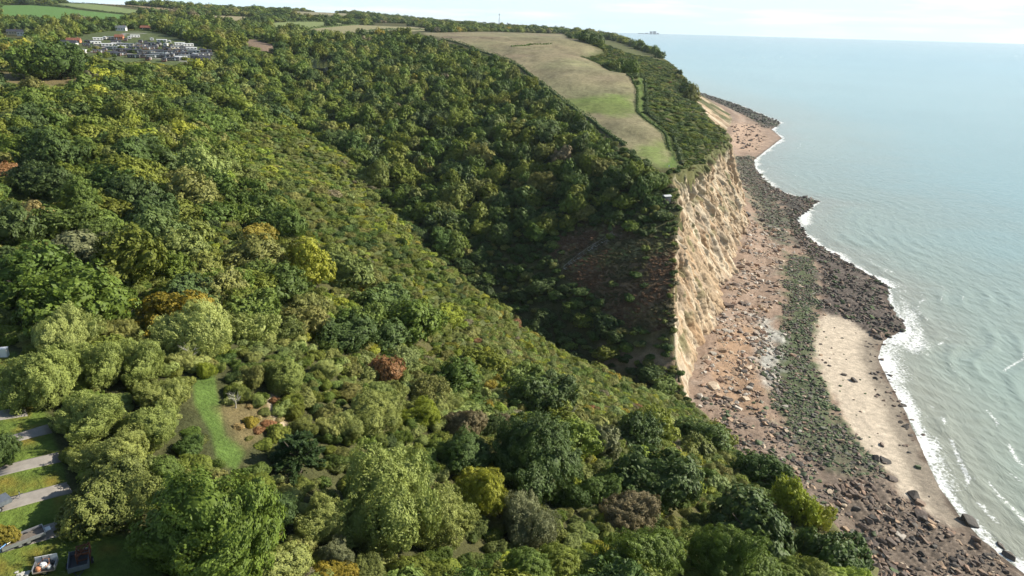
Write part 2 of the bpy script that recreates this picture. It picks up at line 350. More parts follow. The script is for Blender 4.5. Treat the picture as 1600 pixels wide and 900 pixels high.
COLS = {'headland_field': (0.225, 0.198, 0.112), 'green_patch_a': (0.155, 0.20, 0.055), 'green_patch_b': (0.17, 0.205, 0.065), 'lane': (0.11, 0.175, 0.035), 'field_bright': (0.115, 0.215, 0.055),
        'field_pale': (0.19, 0.24, 0.09), 'field_brown': (0.25, 0.19, 0.105), 'field_tan_a': (0.30, 0.26, 0.15), 'field_green_b': (0.20, 0.24, 0.09), 'field_tan_b': (0.27, 0.25, 0.13), 'field_tan_c': (0.26, 0.24, 0.14), 'field_green_c': (0.19, 0.25, 0.09),
        'field_bare': (0.20, 0.145, 0.10), 'caravan_site': (0.10, 0.125, 0.048), 'bracken': (0.190, 0.125, 0.070), 'notch_rock': (0.26, 0.19, 0.125), 'heath_left': (0.19, 0.15, 0.07), 'heath_left_b': (0.26, 0.20, 0.11), 'lawn': (0.105, 0.15, 0.028),
        'grass_ride': (0.098, 0.155, 0.034), 'dry_grass': (0.17, 0.135, 0.062), 'glade_left': (0.09, 0.115, 0.045), 'crest_scrub': (0.085, 0.10, 0.035), 'cliff_top_scrub': (0.105, 0.115, 0.042), 'pond': (0.03, 0.035, 0.03)}
zone_in = {}
def soft(name, x, y, r):
    P = Z[name]; m = 30 + 0.03 * np.hypot(*P.mean(0)); lo = P.min(0) - m; hi = P.max(0) + m
    w = np.full(x.shape, -1e3); k = (x > lo[0]) & (x < hi[0]) & (y > lo[1]) & (y < hi[1])
    if k.any(): w[k] = sdist(x[k], y[k], P)
    return w
wob = (fbm(LX / 9, LY / 9, 3, 5) - .5)
for nme in COLS:
    w = soft(nme, LX, LY, LRr); zone_in[nme] = w
    e = np.clip(LRr * 0.004, 0.35, 6) * (4 if nme in ('bracken', 'green_patch_a', 'green_patch_b', 'crest_scrub', 'cliff_top_scrub', 'heath_left', 'dry_grass', 'glade_left') else 1)
    a = sstep(-e, e, w + wob * e * 2)[:, None]; lc = lc * (1 - a) + np.array(COLS[nme]) * a
# wear and tufts in the headland field and the lawn
f = sstep(0, 8, zone_in['headland_field']); q = fbm(LX / 30, LY / 55, 5, 31)
lc *= (1 + f * ((q - .5) * .7 + (fbm(LX / 9, LY / 14, 4, 33) - .5) * .6 - .22 * sstep(.62, .72, fbm(LX / 5, LY / 7, 3, 34))))[:, None]; lc[:, 1] *= 1 + f * (fbm(LX / 60, LY / 60, 3, 32) - .5) * .35
q = fbm(LX / 2.2, LY / 2.2, 4, 41); f = sstep(0, 1, zone_in['lawn']); lc[:, 0] *= 1 + f * sstep(.45, .8, q) * .75
q = fbm(LX / 6, LY / 6, 4, 47); f = sstep(0, 3, zone_in['bracken']); lc = lc * (1 + (f * (q - .5) * .9)[:, None]); lc[:, 1] *= 1 + f * sstep(.5, .75, fbm(LX / 13, LY / 13, 3, 48)) * .7
for pts in ([(118, 84), (150, 80), (190, 82), (230, 90), (300, 97), (345, 98)], [(150, 80), (175, 68), (210, 70), (250, 80), (300, 86)], [(175, 68), (195, 52), (225, 52)]):
    w = seg_dist(LX, LY, poly(pts)); a = (1 - sstep(2.0, 4.0, w))[:, None]; lc = lc * (1 - a) + np.array([.27, .255, .235]) * a
# trodden pale paths over the scrub, and one short dark strip
for pts, wd, c in [([(432, 608), (424, 628), (428, 645), (441, 662), (447, 672)], 0.45, (0.42, 0.34, 0.23)), ([(955, 372), (920, 392), (884, 416), (878, 424)], 0.5, (0.30, 0.27, 0.21)), ([(820, 512), (824, 540)], .8, (.03, .04, .02))]:
    w = seg_dist(LX, LY, poly(pts)); a = (1 - sstep(wd * .6, wd * 1.6, w))[:, None]; lc = lc * (1 - a) + np.array(c) * a
sd_sea = soft
sea_in = np.full(len(V), -1e3); kk = (LX > 20) & (LY > -100); sea_in[kk] = sdist(LX[kk], LY[kk], SEA_POLY)
V2 = V.copy(); o_ = sea_in > 0; V2[o_, 2] -= 3 + 3 * sea_in[o_]
# shaded notch: the valley mouth is bare sandy rock
a = (sstep(70, 78, np.hypot(LX - 118, LY - 243)) < .5) & (LY > 214) & (LX > 20); 
ids = np.arange(NT * NR).reshape(NT, NR)
quads = np.stack([ids[:-1, :-1], ids[:-1, 1:], ids[1:, 1:], ids[1:, :-1]], -1).reshape(-1, 4)
keep = ~(sea_in[quads] > 0).all(1); quads = quads[keep]
fz = np.zeros(len(quads), int)
pieces = [('hillside', None, 'wooded green hillside and valley under the trees and scrub')] + [
    ('headland_field', 'headland_field', 'large dry tan grass field on the headland above the cliff'), ('grass_lane', 'lane', 'narrow green grass lane between two hedges beside the headland field'),
    ('field', 'field_bright', 'bright green field beyond the caravan park'), ('field', 'field_pale', 'pale green strip field above the bright green field'), ('field', 'field_brown', 'brown stubble field near the skyline above the caravan park'),
    ('field', 'field_tan_a', 'narrow tan field in the woods right of the caravan park'), ('field', 'field_green_b', 'yellow-green field beyond the wooded valley head'), ('field', 'field_tan_b', 'long tan and green field with a hedge beyond the valley head'),
    ('field', 'field_tan_c', 'straw coloured field just under the far wooded skyline'), ('field', 'field_green_c', 'small light green field on the far ridge'), ('field', 'field_bare', 'bare brown clearing among woods beside the caravan park'),
    ('caravan_park_ground', 'caravan_site', 'mown grass and gravel ground of the caravan park'), ('lawn', 'lawn', 'sunlit mown lawn with concrete pitches at the left edge'), ('grass_ride', 'grass_ride', 'bright green grass ride cut through the willow scrub'),
    ('bracken_slope', 'bracken', 'russet bracken slope on the shaded valley side beside the cliff')]
cen = V[quads].mean(1)
for n_, (nm, zn, lb) in enumerate(pieces):
    if zn: fz[(zone_in[zn][quads] > 0).sum(1) >= 3] = n_
lc4 = np.concatenate([np.clip(lc, 0, 1), np.ones((len(lc), 1))], 1)
def sub_mesh(name, Vv, F, mats, cols, smooth=True):
    u, inv = np.unique(F, return_inverse=True); return mesh_np(name, Vv[u], [inv.reshape(F.shape)], mats, smooth, {'Col': ('FLOAT_COLOR', cols[u])})
for n_, (nm, zn, lb) in enumerate(pieces):
    F_ = quads[fz == n_]
    if len(F_): tag(link(nm, sub_mesh(nm, V2, F_, [MAT_LAND], lc4)), lb, 'field' if 'field' in nm else ('grass' if n_ else 'hillside'), None, 'structure')

# ------------------------------------------------------------------ sea cliff
def resample(A, B, step):
    d = np.hypot(*(np.diff((A[:, :2] + B[:, :2]) / 2, axis=0)).T); s = np.concatenate([[0], np.cumsum(d)])
    t = np.concatenate([np.arange(a, b, step(m)) for a, b, m in zip(s[:-1], s[1:], (A[:-1, 1] + A[1:, 1]) / 2)])
    return t, np.stack([np.interp(t, s, A[:, i]) for i in range(3)], -1), np.stack([np.interp(t, s, B[:, i]) for i in range(3)], -1)
B3 = BASE_D
ss, ET, BT = resample(EDGE, B3, lambda y: 0.55 if 195 < y < 520 else (1.2 if y < 1300 else 12))
def smooth1(a, n):
    k_ = np.hanning(n + 2)[1:-1]; k_ /= k_.sum(); p = np.pad(a, ((n // 2, n // 2), (0, 0)), mode='edge')
    return np.stack([np.convolve(p[:, i], k_, 'valid')[:len(a)] for i in range(a.shape[1])], -1)
ET = smooth1(ET, 5); BT = smooth1(BT, 15)
ET[:, 2] = np.minimum(hz(ET[:, 0], ET[:, 1]), ET[:, 2] + 2)
tg = np.gradient((ET + BT) / 2, axis=0)[:, :2]; tg = smooth1(tg, 41); tg /= np.linalg.norm(tg, axis=1)[:, None]
nrm = np.stack([tg[:, 1], -tg[:, 0]], -1)                       # seaward
NV = 120
t = np.linspace(0, 1, NV)
wild = sstep(560, 760, ET[:, 1])[:, None]                       # slumped undercliff further along the coast
g_main = np.interp(t, [0, .06, .22, .28, .85, 1], [0, .015, .10, .2, .80, 1])[None]
g_wild = np.interp(t, [0, .02, .35, 1], [0, .01, .10, 1])[None]
g = g_main * (1 - wild) + g_wild * wild
X_ = ET[:, None, 0] + (BT[:, 0] - ET[:, 0])[:, None] * g; Y_ = ET[:, None, 1] + (BT[:, 1] - ET[:, 1])[:, None] * g
Zz = ET[:, None, 2] + (BT[:, 2] - 3.0 - ET[:, 2])[:, None] * t[None]
hgt = (ET[:, 2] - 2)[:, None]; amp = np.clip(hgt / 55, .15, 1) * (1 - .3 * wild)
sg = ss[:, None] + 0 * t[None]; zg = Zz
# buttresses and gullies run down the face, strata run along it
topband = 1 - sstep(.20, .27, t)[None]
rib = fbm(sg / 13, zg / 90, 3, 61); rib2 = 1 - np.abs(fbm(sg / 6, zg / 95, 4, 62) * 2 - 1); crack = 1 - sstep(0, .05, np.abs(fbm(sg / 4.2, zg / 75, 3, 64) - .5)); rough = fbm(sg / 1.7, zg / 1.5, 4, 63)
block = np.abs(fbm(sg / 5.5, zg / 60, 3, 69) - .5) * 2
bedz = (zg + (fbm(sg / 26, zg * 0, 3, 65) - .5) * 6) / 4.2; bedi = np.floor(bedz); bed_h = vnoise(bedi * 7.3 + 0.5, np.floor(sg / 17 + bedi * .37) * 3.1, 68); bedf = bedz - bedi
ledge = (bed_h - .5) * 2.4 * sstep(0, .12, bedf) * (1 - .8 * sstep(.25, 1, 1 - bedf))
scar = sstep(.58, .64, fbm(sg / 15, zg / 18, 3, 70)) * -1.6
fac = np.floor(fbm(sg / 5.5, zg / 8, 3, 171) * 9) / 9; fac2 = np.floor(fbm(sg / 2.6, zg / 4.5, 3, 172) * 8) / 8; msk = sstep(.38, .62, fbm(sg / 30, zg / 35, 2, 173))
dsp = (rib - .5) * 8.5 + (rib2 - .6) * (1.2 + 4.0 * msk) - crack * 2.2 * msk + (rough - .5) * 1.4 + (fac - .5) * 5.5 + (fac2 - .5) * 2.6 + ledge * .5 + scar * 1.2 + topband * (sstep(.06, .3, block) - .6) * 3.8
dsp *= amp * sstep(0, .05, t)[None] * (1 - .8 * sstep(.93, 1, t)[None])
X_ = X_ + nrm[:, None, 0] * dsp; Y_ = Y_ + nrm[:, None, 1] * dsp
# brow lip running back under the turf
lipX = ET[:, None, 0] - nrm[:, None, 0] * np.array([[6, 3, 1]]); lipY = ET[:, None, 1] - nrm[:, None, 1] * np.array([[6, 3, 1]])
lipZ = hz(lipX, lipY) - np.array([[1.5, .8, .25]])
CX = np.concatenate([lipX, X_], 1); CY = np.concatenate([lipY, Y_], 1); CZZ = np.concatenate([lipZ, Zz], 1)
tan = np.array([.37, .278, .18]); cream = np.array([.50, .42, .305]); ochre = np.array([.32, .205, .115]); grey = np.array([.26, .21, .16]); veg = np.array([.085, .10, .035]); turf = np.array([.11, .115, .045])
w1 = sstep(.40, .62, fbm(sg / 6, zg / 40, 5, 71))[..., None]; w2 = sstep(.50, .72, fbm(sg / 2.6, zg / 34, 4, 72))[..., None]; w3 = sstep(.55, .75, fbm(sg / 16, zg / 9, 4, 73))[..., None]
cc = tan * (1 - w1) + cream * w1; cc = cc * (1 - .75 * w2) + ochre * .75 * w2; ck_ = (crack * .45)[..., None]; cc = cc * (1 - ck_) + np.array([.20, .15, .10]) * ck_; cc = cc * (1 - .45 * w3) + grey * .45 * w3; cc = cc * (.86 + .28 * vnoise(np.floor(bedz * 1.7) + .5, sg / 60, 78))[..., None]  # cracks are also coloured darker, painting in recess shadow
pv_ = (sstep(.60, .68, fbm(sg / 7, zg / 6, 4, 77)) * sstep(.12, .3, t)[None] * (1 - sstep(.45, .7, t)[None]))[..., None] * .75; cc = cc * (1 - pv_) + np.array([.13, .13, .055]) * pv_
tb = (topband * sstep(.5, .7, block))[..., None] * .8; cc = cc * (1 - tb) + np.array([.50, .42, .30]) * tb
gv = ((1 - sstep(.03, .12, t[None] + (fbm(sg / 4, zg / 4, 3, 74) - .5) * .12)) * np.clip(sstep(296, 330, ET[:, 1]) + .0, 0, 1)[:, None])[..., None]; cc = cc * (1 - gv) + turf * gv
gw = np.clip(wild * sstep(.3, .5, t)[None] * sstep(.35, .6, fbm(sg / 30, t[None] * 5 + 0 * sg, 4, 75)), 0, 1)[..., None]; cc = cc * (1 - gw) + np.array([.10, .105, .05]) * gw
nearv = (1 - sstep(200, 212, ET[:, 1]))[:, None, None] * sstep(.0, .1, .85 - t)[None, :, None]; cc = cc * (1 - nearv * .9) + np.array([.10, .11, .04]) * nearv * .9
low = sstep(.3, .75, fbm(sg / 6, zg / 10, 3, 76) + sstep(.75, 1, t)[None] * .35 - .2)[..., None] * sstep(.7, .95, t)[None, :, None] * (1 - wild[..., None]); cc = cc * (1 - low * .5) + np.array([.27, .18, .12]) * low * .5
cc = np.concatenate([np.broadcast_to(turf, (len(ss), 3, 3)), cc], 1); nc = NV + 3
ci = np.arange(len(ss) * nc).reshape(len(ss), nc); cq = np.stack([ci[:-1, :-1], ci[:-1, 1:], ci[1:, 1:], ci[1:, :-1]], -1).reshape(-1, 4)
CV = np.stack([CX, CY, CZZ], -1).reshape(-1, 3); cc4 = np.concatenate([cc.reshape(-1, 3), np.ones((len(CV), 1))], 1)
cliff = tag(link('sea_cliff', mesh_np('sea_cliff', CV, [cq], [MAT_CLIFF], True, {'Col': ('FLOAT_COLOR', cc4)})), 'tall sunlit tan and cream sandstone sea cliff above the rocky beach', 'cliff', None, 'structure')

# ------------------------------------------------------------------ shore
WL = np.array([atz(px, py, .0)[:2] for px, py in [(1640, 930), (1592, 888), (1545, 855), (1500, 806), (1468, 762), (1442, 705), (1420, 652), (1390, 598), (1372, 560), (1380, 533), (1414, 512), (1388, 474), (1384, 446), (1340, 420), (1292, 392), (1258, 370), (1242, 342),
              (1278, 314), (1232, 305), (1202, 290), (1180, 266), (1178, 250), (1196, 236), (1222, 216), (1206, 202), (1219, 192), (1190, 180), (1150, 163), (1100, 147), (1080, 142.5)]])
WL = np.concatenate([[(150, 60), (152, -60)], WL[0:1] * 0 + [(143, 110)], WL, [(410, 1900), (430, 3300)]])
WATER = np.concatenate([WL, [(9000, 9000), (9000, -60)]])
LAND = np.concatenate([BASE[:, :2], [(-500, 3300), (-500, -60)]])
bt = np.radians(np.linspace(3, 64, 520)); br = np.exp(np.linspace(math.log(95), math.log(2600), 620))
BTH, BRR = np.meshgrid(bt, br, indexing='ij'); BX = (BRR * np.sin(BTH)).ravel(); BY = (BRR * np.cos(BTH)).ravel()
kb = (BX > 40) & (BX < 470); dw = np.full(BX.shape, 999.0); db = np.full(BX.shape, 999.0)
dw[kb] = -sdist(BX[kb], BY[kb], WATER); db[kb] = sdist(BX[kb], BY[kb], LAND)        # dw>0 on shore, db>0 inside the land
def px_poly(pts, z=1.0): return np.array([atz(a, b, z)[:2] for a, b in pts])
ZB = {'sand': px_poly([(1278, 492), (1330, 500), (1375, 530), (1365, 560), (1390, 600), (1418, 660), (1444, 710), (1475, 770), (1512, 822), (1470, 818), (1440, 792), (1405, 775), (1388, 740), (1345, 700), (1320, 660), (1300, 620), (1278, 590), (1268, 540)]),
      'weed': px_poly([(1232, 400), (1272, 400), (1280, 480), (1266, 560), (1302, 640), (1345, 700), (1385, 742), (1340, 765), (1290, 745), (1240, 700), (1205, 645), (1205, 580), (1225, 500), (1228, 440)]),
      'reef': px_poly([(1225, 320), (1278, 312), (1262, 345), (1262, 370), (1300, 392), (1345, 420), (1388, 446), (1390, 475), (1418, 512), (1370, 522), (1330, 502), (1282, 490), (1278, 420), (1240, 370)]),
      'ledge': px_poly([(1290, 748), (1385, 742), (1400, 775), (1470, 818), (1530, 850), (1600, 910), (1580, 960), (1360, 960), (1370, 880), (1330, 820)]),
      'slab': px_poly([(1184, 498), (1206, 510), (1216, 560), (1214, 622), (1192, 610), (1174, 565)]),
      'orange': px_poly([(1120, 530), (1175, 520), (1180, 600), (1195, 660), (1130, 650), (1110, 600)]),
      'weed_far': px_poly([(1150, 246), (1176, 244), (1182, 268), (1200, 300), (1235, 345), (1225, 385), (1190, 360), (1165, 300), (1148, 270)]),
      'dark_far': px_poly([(1176, 258), (1210, 288), (1275, 308), (1240, 340), (1200, 305)]), 'pink': px_poly([(1143, 200), (1185, 195), (1196, 222), (1180, 238), (1146, 234)]),
      'dark_head': px_poly([(1085, 142), (1150, 160), (1215, 186), (1222, 196), (1196, 200), (1160, 180), (1110, 160)])}
n1 = fbm(BX / 6, BY / 6, 4, 81); n2 = fbm(BX / 1.6, BY / 1.6, 3, 82)
BZC = {'orange': (.35, .235, .15), 'weed': (.10, .12, .06), 'weed_far': (.12, .13, .085), 'dark_far': (.07, .065, .055), 'reef': (.115, .095, .08), 'ledge': (.155, .118, .092), 'slab': (.42, .41, .36), 'sand': (.53, .45, .345), 'pink': (.42, .30, .215), 'dark_head': (.08, .08, .06)}
bc = np.array([.31, .225, .165]) * (.75 + .5 * n1)[:, None]; bm_ = {}
bc = bc * (1 - (sstep(.5, .7, n1) * .4)[:, None]) + np.array([.30, .26, .22]) * (sstep(.5, .7, n1) * .4)[:, None]
for nm, P in ZB.items():
    w = np.full(BX.shape, -999.0); w[kb] = sdist(BX[kb], BY[kb], P); e = np.clip(BRR.ravel() * .012, 1.5, 9)
    if nm == 'sand': e = 2.0
    a = sstep(-e, e, w + (n1 - .5) * e * 4); bm_[nm] = a; a = a[:, None]; bc = bc * (1 - a) + np.array(BZC[nm]) * a
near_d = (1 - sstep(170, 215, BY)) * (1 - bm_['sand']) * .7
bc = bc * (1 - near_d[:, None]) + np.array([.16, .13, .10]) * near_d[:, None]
rock = np.clip(bm_['weed'] + bm_['reef'] + bm_['ledge'] + bm_['weed_far'] + bm_['dark_far'] + bm_['dark_head'], 0, 1)
# tilted beds of the wave-cut platform
bed = ((BX * .97 + BY * .16) + (fbm(BX / 20, BY / 20, 3, 84) - .5) * 8) / 2.6; saw = (bed % 1.0)
bc *= (1 + (np.clip(bm_['reef'] + bm_['ledge'] + bm_['slab'], 0, 1) * (saw - .5) * .7))[:, None]
bc *= (.8 + .4 * n2)[:, None]
wet = (1 - sstep(1.0, 3.0 + 4.0 * bm_['sand'], dw - 3.5 * bm_['sand'] + (n1 - .5) * 3))[:, None]; bc = bc * (1 - .5 * wet)
bz = np.where(dw > 0, np.minimum(dw * .075, 4.0), np.maximum(dw * .12, -2.5)) + np.clip(db + 12, 0, 12) * .22 * sstep(205, 240, BY)
bz += rock * ((saw - .3) * .55 * np.clip(bm_['reef'] + bm_['ledge'] + .3, 0, 1) + (n2 - .45) * 1.0 + (n1 - .5) * .9) * sstep(-6, 4, dw) + (1 - rock) * (1 - bm_['sand']) * ((n1 - .5) * .7 + (n2 - .5) * .5) * sstep(0, 5, dw)
bz += rock * .25 * sstep(-3, 3, dw)
bi = np.arange(BX.size).reshape(BTH.shape); bq = np.stack([bi[:-1, :-1], bi[:-1, 1:], bi[1:, 1:], bi[1:, :-1]], -1).reshape(-1, 4)
okv = (dw > -16) & (db < 14) & kb; bq = bq[okv[bq].all(1)]
bc4 = np.concatenate([np.clip(bc, 0, 1), np.ones((len(bc), 1))], 1)
BV = np.stack([BX, BY, bz], -1)
bf = np.where((bm_['sand'][bq] > .5).sum(1) >= 3, 1, 0)
for v_, nm, lb in ((0, 'rocky_beach', 'rocky brown and weedy foreshore at the foot of the cliff'), (1, 'sand_beach', 'pale smooth sand beach between dark boulders and the surf')):
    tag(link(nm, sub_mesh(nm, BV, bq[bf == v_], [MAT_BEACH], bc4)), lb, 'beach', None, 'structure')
BGZ = bz.reshape(BTH.shape)
def beach_z(x, y):
    th = np.arctan2(x, y); lr = np.log(np.hypot(x, y)); u = np.clip((th - bt[0]) / (bt[-1] - bt[0]) * 519, 0, 518.9); v = np.clip((lr - math.log(95)) / (math.log(2600) - math.log(95)) * 619, 0, 618.9)
    return BGZ[np.round(u).astype(int), np.round(v).astype(int)]

# ------------------------------------------------------------------ sea
st_ = np.radians(np.linspace(-14, 68, 640)); sr = np.concatenate([np.exp(np.linspace(math.log(80), math.log(1500), 560)), np.exp(np.linspace(math.log(1540), math.log(20000), 90))])
STH, SRR = np.meshgrid(st_, sr, indexing='ij'); SX = (SRR * np.sin(STH)).ravel(); SY = (SRR * np.cos(STH)).ravel(); SRv = SRR.ravel()
ks = SX > 60; dsh = np.full(SX.shape, -50.0); dsh[ks] = sdist(SX[ks], SY[ks], WATER)     # metres out from the waterline
fadew = (1 - sstep(350, 1100, SRv)) * sstep(-3, 12, dsh)
ph = dsh / 11.5 + (fbm(SX / 34, SY / 34, 3, 91) - .5) * 1.6; swell = (.5 + .5 * np.sin(ph * 6.283)) ** 2.2
ph2 = (SX * .6 + SY * .8) / 6.5 + (fbm(SX / 20, SY / 20, 3, 92) - .5) * 3; chop = np.sin(ph2 * 6.283)
nf = fbm(SX / 26, SY / 26, 3, 93)
fadew = fadew
sz = fadew * (swell * .42 * sstep(.3, .65, nf) * (1 - .9 * sstep(35, 110, dsh)) + chop * .07 + (fbm(SX / 5, SY / 5, 3, 94) - .5) * .35)
foam = np.clip(1.2 - np.abs(dsh - 1.5) / (2.2 + 9 * sstep(.35, .75, fbm(SX / 18, SY / 18, 3, 95))), 0, 1) * (.55 + .5 * fbm(SX / 9, SY / 9, 3, 90))
for P, w_ in ((px_poly([(1445, 690), (1475, 705), (1505, 770), (1490, 800), (1455, 740)], 0), 1.0), (px_poly([(1240, 325), (1275, 325), (1272, 352), (1258, 362), (1242, 348)], 0), .9), (px_poly([(1388, 446), (1420, 462), (1462, 545), (1430, 560), (1400, 540), (1416, 512)], 0), .8),
              (px_poly([(1180, 256), (1195, 270), (1215, 290), (1200, 288), (1178, 264)], 0), .7), (px_poly([(1560, 845), (1600, 880), (1600, 900), (1570, 880)], 0), .8)):
    w = np.full(SX.shape, -99.0); w[ks] = sdist(SX[ks], SY[ks], P); foam = np.maximum(foam, sstep(-6, 8, w + (nf - .5) * 12) * w_ * 1.0)
foam = np.maximum(foam, sstep(.93, 1.0, swell * sstep(.45, .7, fbm(SX / 17, SY / 17, 3, 96))) * .62 * (1 - sstep(30, 90, dsh)) * sstep(5, 12, dsh))
for d0, w0, sd_, thr in ((9, 1.3, 101, .50), (17, 1.2, 102, .52), (29, 1.1, 103, .55), (44, 1.0, 104, .57)):
    row = np.exp(-((dsh - d0 - (fbm(SX / 30, SY / 30, 3, sd_) - .5) * 12) / w0) ** 2) * sstep(thr, thr + .12, fbm(SX / 24, SY / 24, 3, sd_ + 10)); foam = np.maximum(foam, row * .72 * (1 - sstep(380, 640, SRv)))
foam = np.maximum(foam, sstep(.60, .78, fbm(SX / 10, SY / 10, 4, 120)) * .45 * (1 - sstep(12, 34, dsh)) * (1 - sstep(400, 700, SRv)))
foam *= sstep(-9, -3, dsh)
shal = 1 - sstep(20, 230, dsh + (nf - .5) * 60)
sandy = 1 - sstep(3, 40, dsh + (nf - .5) * 20)
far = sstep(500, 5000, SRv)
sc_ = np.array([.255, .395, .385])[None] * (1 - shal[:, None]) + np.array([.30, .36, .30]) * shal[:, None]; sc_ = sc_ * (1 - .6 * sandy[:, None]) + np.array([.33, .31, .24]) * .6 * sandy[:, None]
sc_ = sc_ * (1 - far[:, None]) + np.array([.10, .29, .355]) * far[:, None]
sc_ *= .93; st2 = fbm(SX / 260 + SY / 900, SY / 260, 4, 97); sc_ *= (.88 + .24 * st2)[:, None]
m, t_, b = nodes('sea water'); p = pos(t_); fo = attr(t_, 'foam').outputs['Fac']; co = attr(t_, 'Col').outputs['Color']
fn = noise(t_, 0.9, 8, 0.7, p, 0.6); vo = N(t_, 'ShaderNodeTexVoronoi'); vo.inputs['Scale'].default_value = 0.55; vo.feature = 'DISTANCE_TO_EDGE'; t_.links.new(p, vo.inputs['Vector'])
lace = math_(t_, 'SUBTRACT', fn, math_(t_, 'MULTIPLY', vo.outputs['Distance'], 0.5))
fm = rng(t_, math_(t_, 'ADD', fo, math_(t_, 'MULTIPLY', math_(t_, 'SUBTRACT', lace, 0.42), 1.9)), 0.52, 0.86)
fm = math_(t_, 'MULTIPLY', fm, rng(t_, fo, 0.02, 0.2))
t_.links.new(mix(t_, fm, co, (.80, .82, .80)), b.inputs['Base Color'])
t_.links.new(rng(t_, fm, 0, 1, 0.16, 0.9), b.inputs['Roughness']); b.inputs['IOR'].default_value = 1.33
mpv = N(t_, 'ShaderNodeMapping'); mpv.inputs['Rotation'].default_value = (0, 0, RAD(-25)); mpv.inputs['Scale'].default_value = (1.0, .35, 1); t_.links.new(p, mpv.inputs[0])
w1_ = noise(t_, 0.35, 7, 0.6, mpv.outputs[0], .4); bump(t_, b, w1_, 0.55, 1.1)
MAT_SEA = m
si = np.arange(SX.size).reshape(STH.shape); sq = np.stack([si[:-1, :-1], si[:-1, 1:], si[1:, 1:], si[1:, :-1]], -1).reshape(-1, 4)
oks = (dsh > -14) & ((SX > 60)); 
# beyond the headland the sea carries on behind the land
oks |= (SRv > 3500) & (SX > -6000)
sq = sq[oks[sq].all(1)]
u, inv = np.unique(sq, return_inverse=True)
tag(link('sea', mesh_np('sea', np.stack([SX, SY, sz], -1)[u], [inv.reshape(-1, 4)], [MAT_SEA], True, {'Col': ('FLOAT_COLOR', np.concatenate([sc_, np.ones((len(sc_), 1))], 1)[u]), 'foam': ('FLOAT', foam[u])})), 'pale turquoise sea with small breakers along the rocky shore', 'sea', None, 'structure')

# ------------------------------------------------------------------ vegetation: crowns built from leaf clumps
_ico = {}
def ico(n):
    if n not in _ico:
        b = bmesh.new(); bmesh.ops.create_icosphere(b, subdivisions=n, radius=1.0); b.verts.ensure_lookup_table()
        _ico[n] = (np.array([v.co[:] for v in b.verts]), np.array([[v.index for v in f.verts] for f in b.faces])); b.free()
    return _ico[n]
def unit(a): return a / (np.linalg.norm(a, axis=-1, keepdims=True) + 1e-9)
def leaves(rs, P, Nn, T, l, w):
    """diamond leaf faces at P, normals Nn, long axis near T"""
    T = unit(T - Nn * (T * Nn).sum(-1, keepdims=True)); B = np.cross(Nn, T)
    l = l[:, None]; V = np.stack([P + T * l, P + B * l * w, P - T * l, P - B * l * w], 1).reshape(-1, 3)
    return V, np.arange(len(P) * 4).reshape(-1, 4)
def crown_lobes(rs, kind):
    L = []
    def lobe(x, y, z, a, b, c): L.append((np.array([x, y, z]), np.array([a, b, c])))
    if kind == 'oak':
        lobe(0, 0, .55, .66, .66, .55)
        n = rs.randint(7, 10)
        for i in range(n):
            a = 6.283 * i / n + rs.uniform(-.3, .3); d = rs.uniform(.45, .64); r = rs.uniform(.28, .42); lobe(d * math.cos(a), d * math.sin(a), rs.uniform(.32, .62), r, r, r * .85)
        for i in range(5):
            a = rs.uniform(0, 6.283); d = rs.uniform(.1, .38); r = rs.uniform(.26, .38); lobe(d * math.cos(a), d * math.sin(a), rs.uniform(.78, .98), r, r, r * .8)
    elif kind == 'wind':
        lobe(0, 0, .28, .85, .7, .45)
        for i in range(9):
            a = rs.uniform(0, 6.283); d = rs.uniform(.15, .7); r = rs.uniform(.22, .4); lobe(d * math.cos(a), d * .85 * math.sin(a), .28 + .4 * (1 - d * d) * rs.uniform(.6, 1.1), r, r * .9, r * .62)
    elif kind == 'willow':
        lobe(0, 0, .42, .6, .6, .5)
        for i in range(13):
            a = rs.uniform(0, 6.283); d = rs.uniform(.1, .68); r = rs.uniform(.2, .33); lobe(d * math.cos(a), d * math.sin(a), .34 + .40 * (1 - d) + rs.uniform(-.1, .14), r, r, r * 1.15)
    else:
        lobe(0, 0, .3, .72, .72, .48)
        for i in range(8):
            a = rs.uniform(0, 6.283); d = rs.uniform(.25, .72); r = rs.uniform(.2, .42); lobe(d * math.cos(a), d * math.sin(a), rs.uniform(.2, .6), r, r * rs.uniform(.8, 1.1), r * rs.uniform(.7, 1.1))
    return L
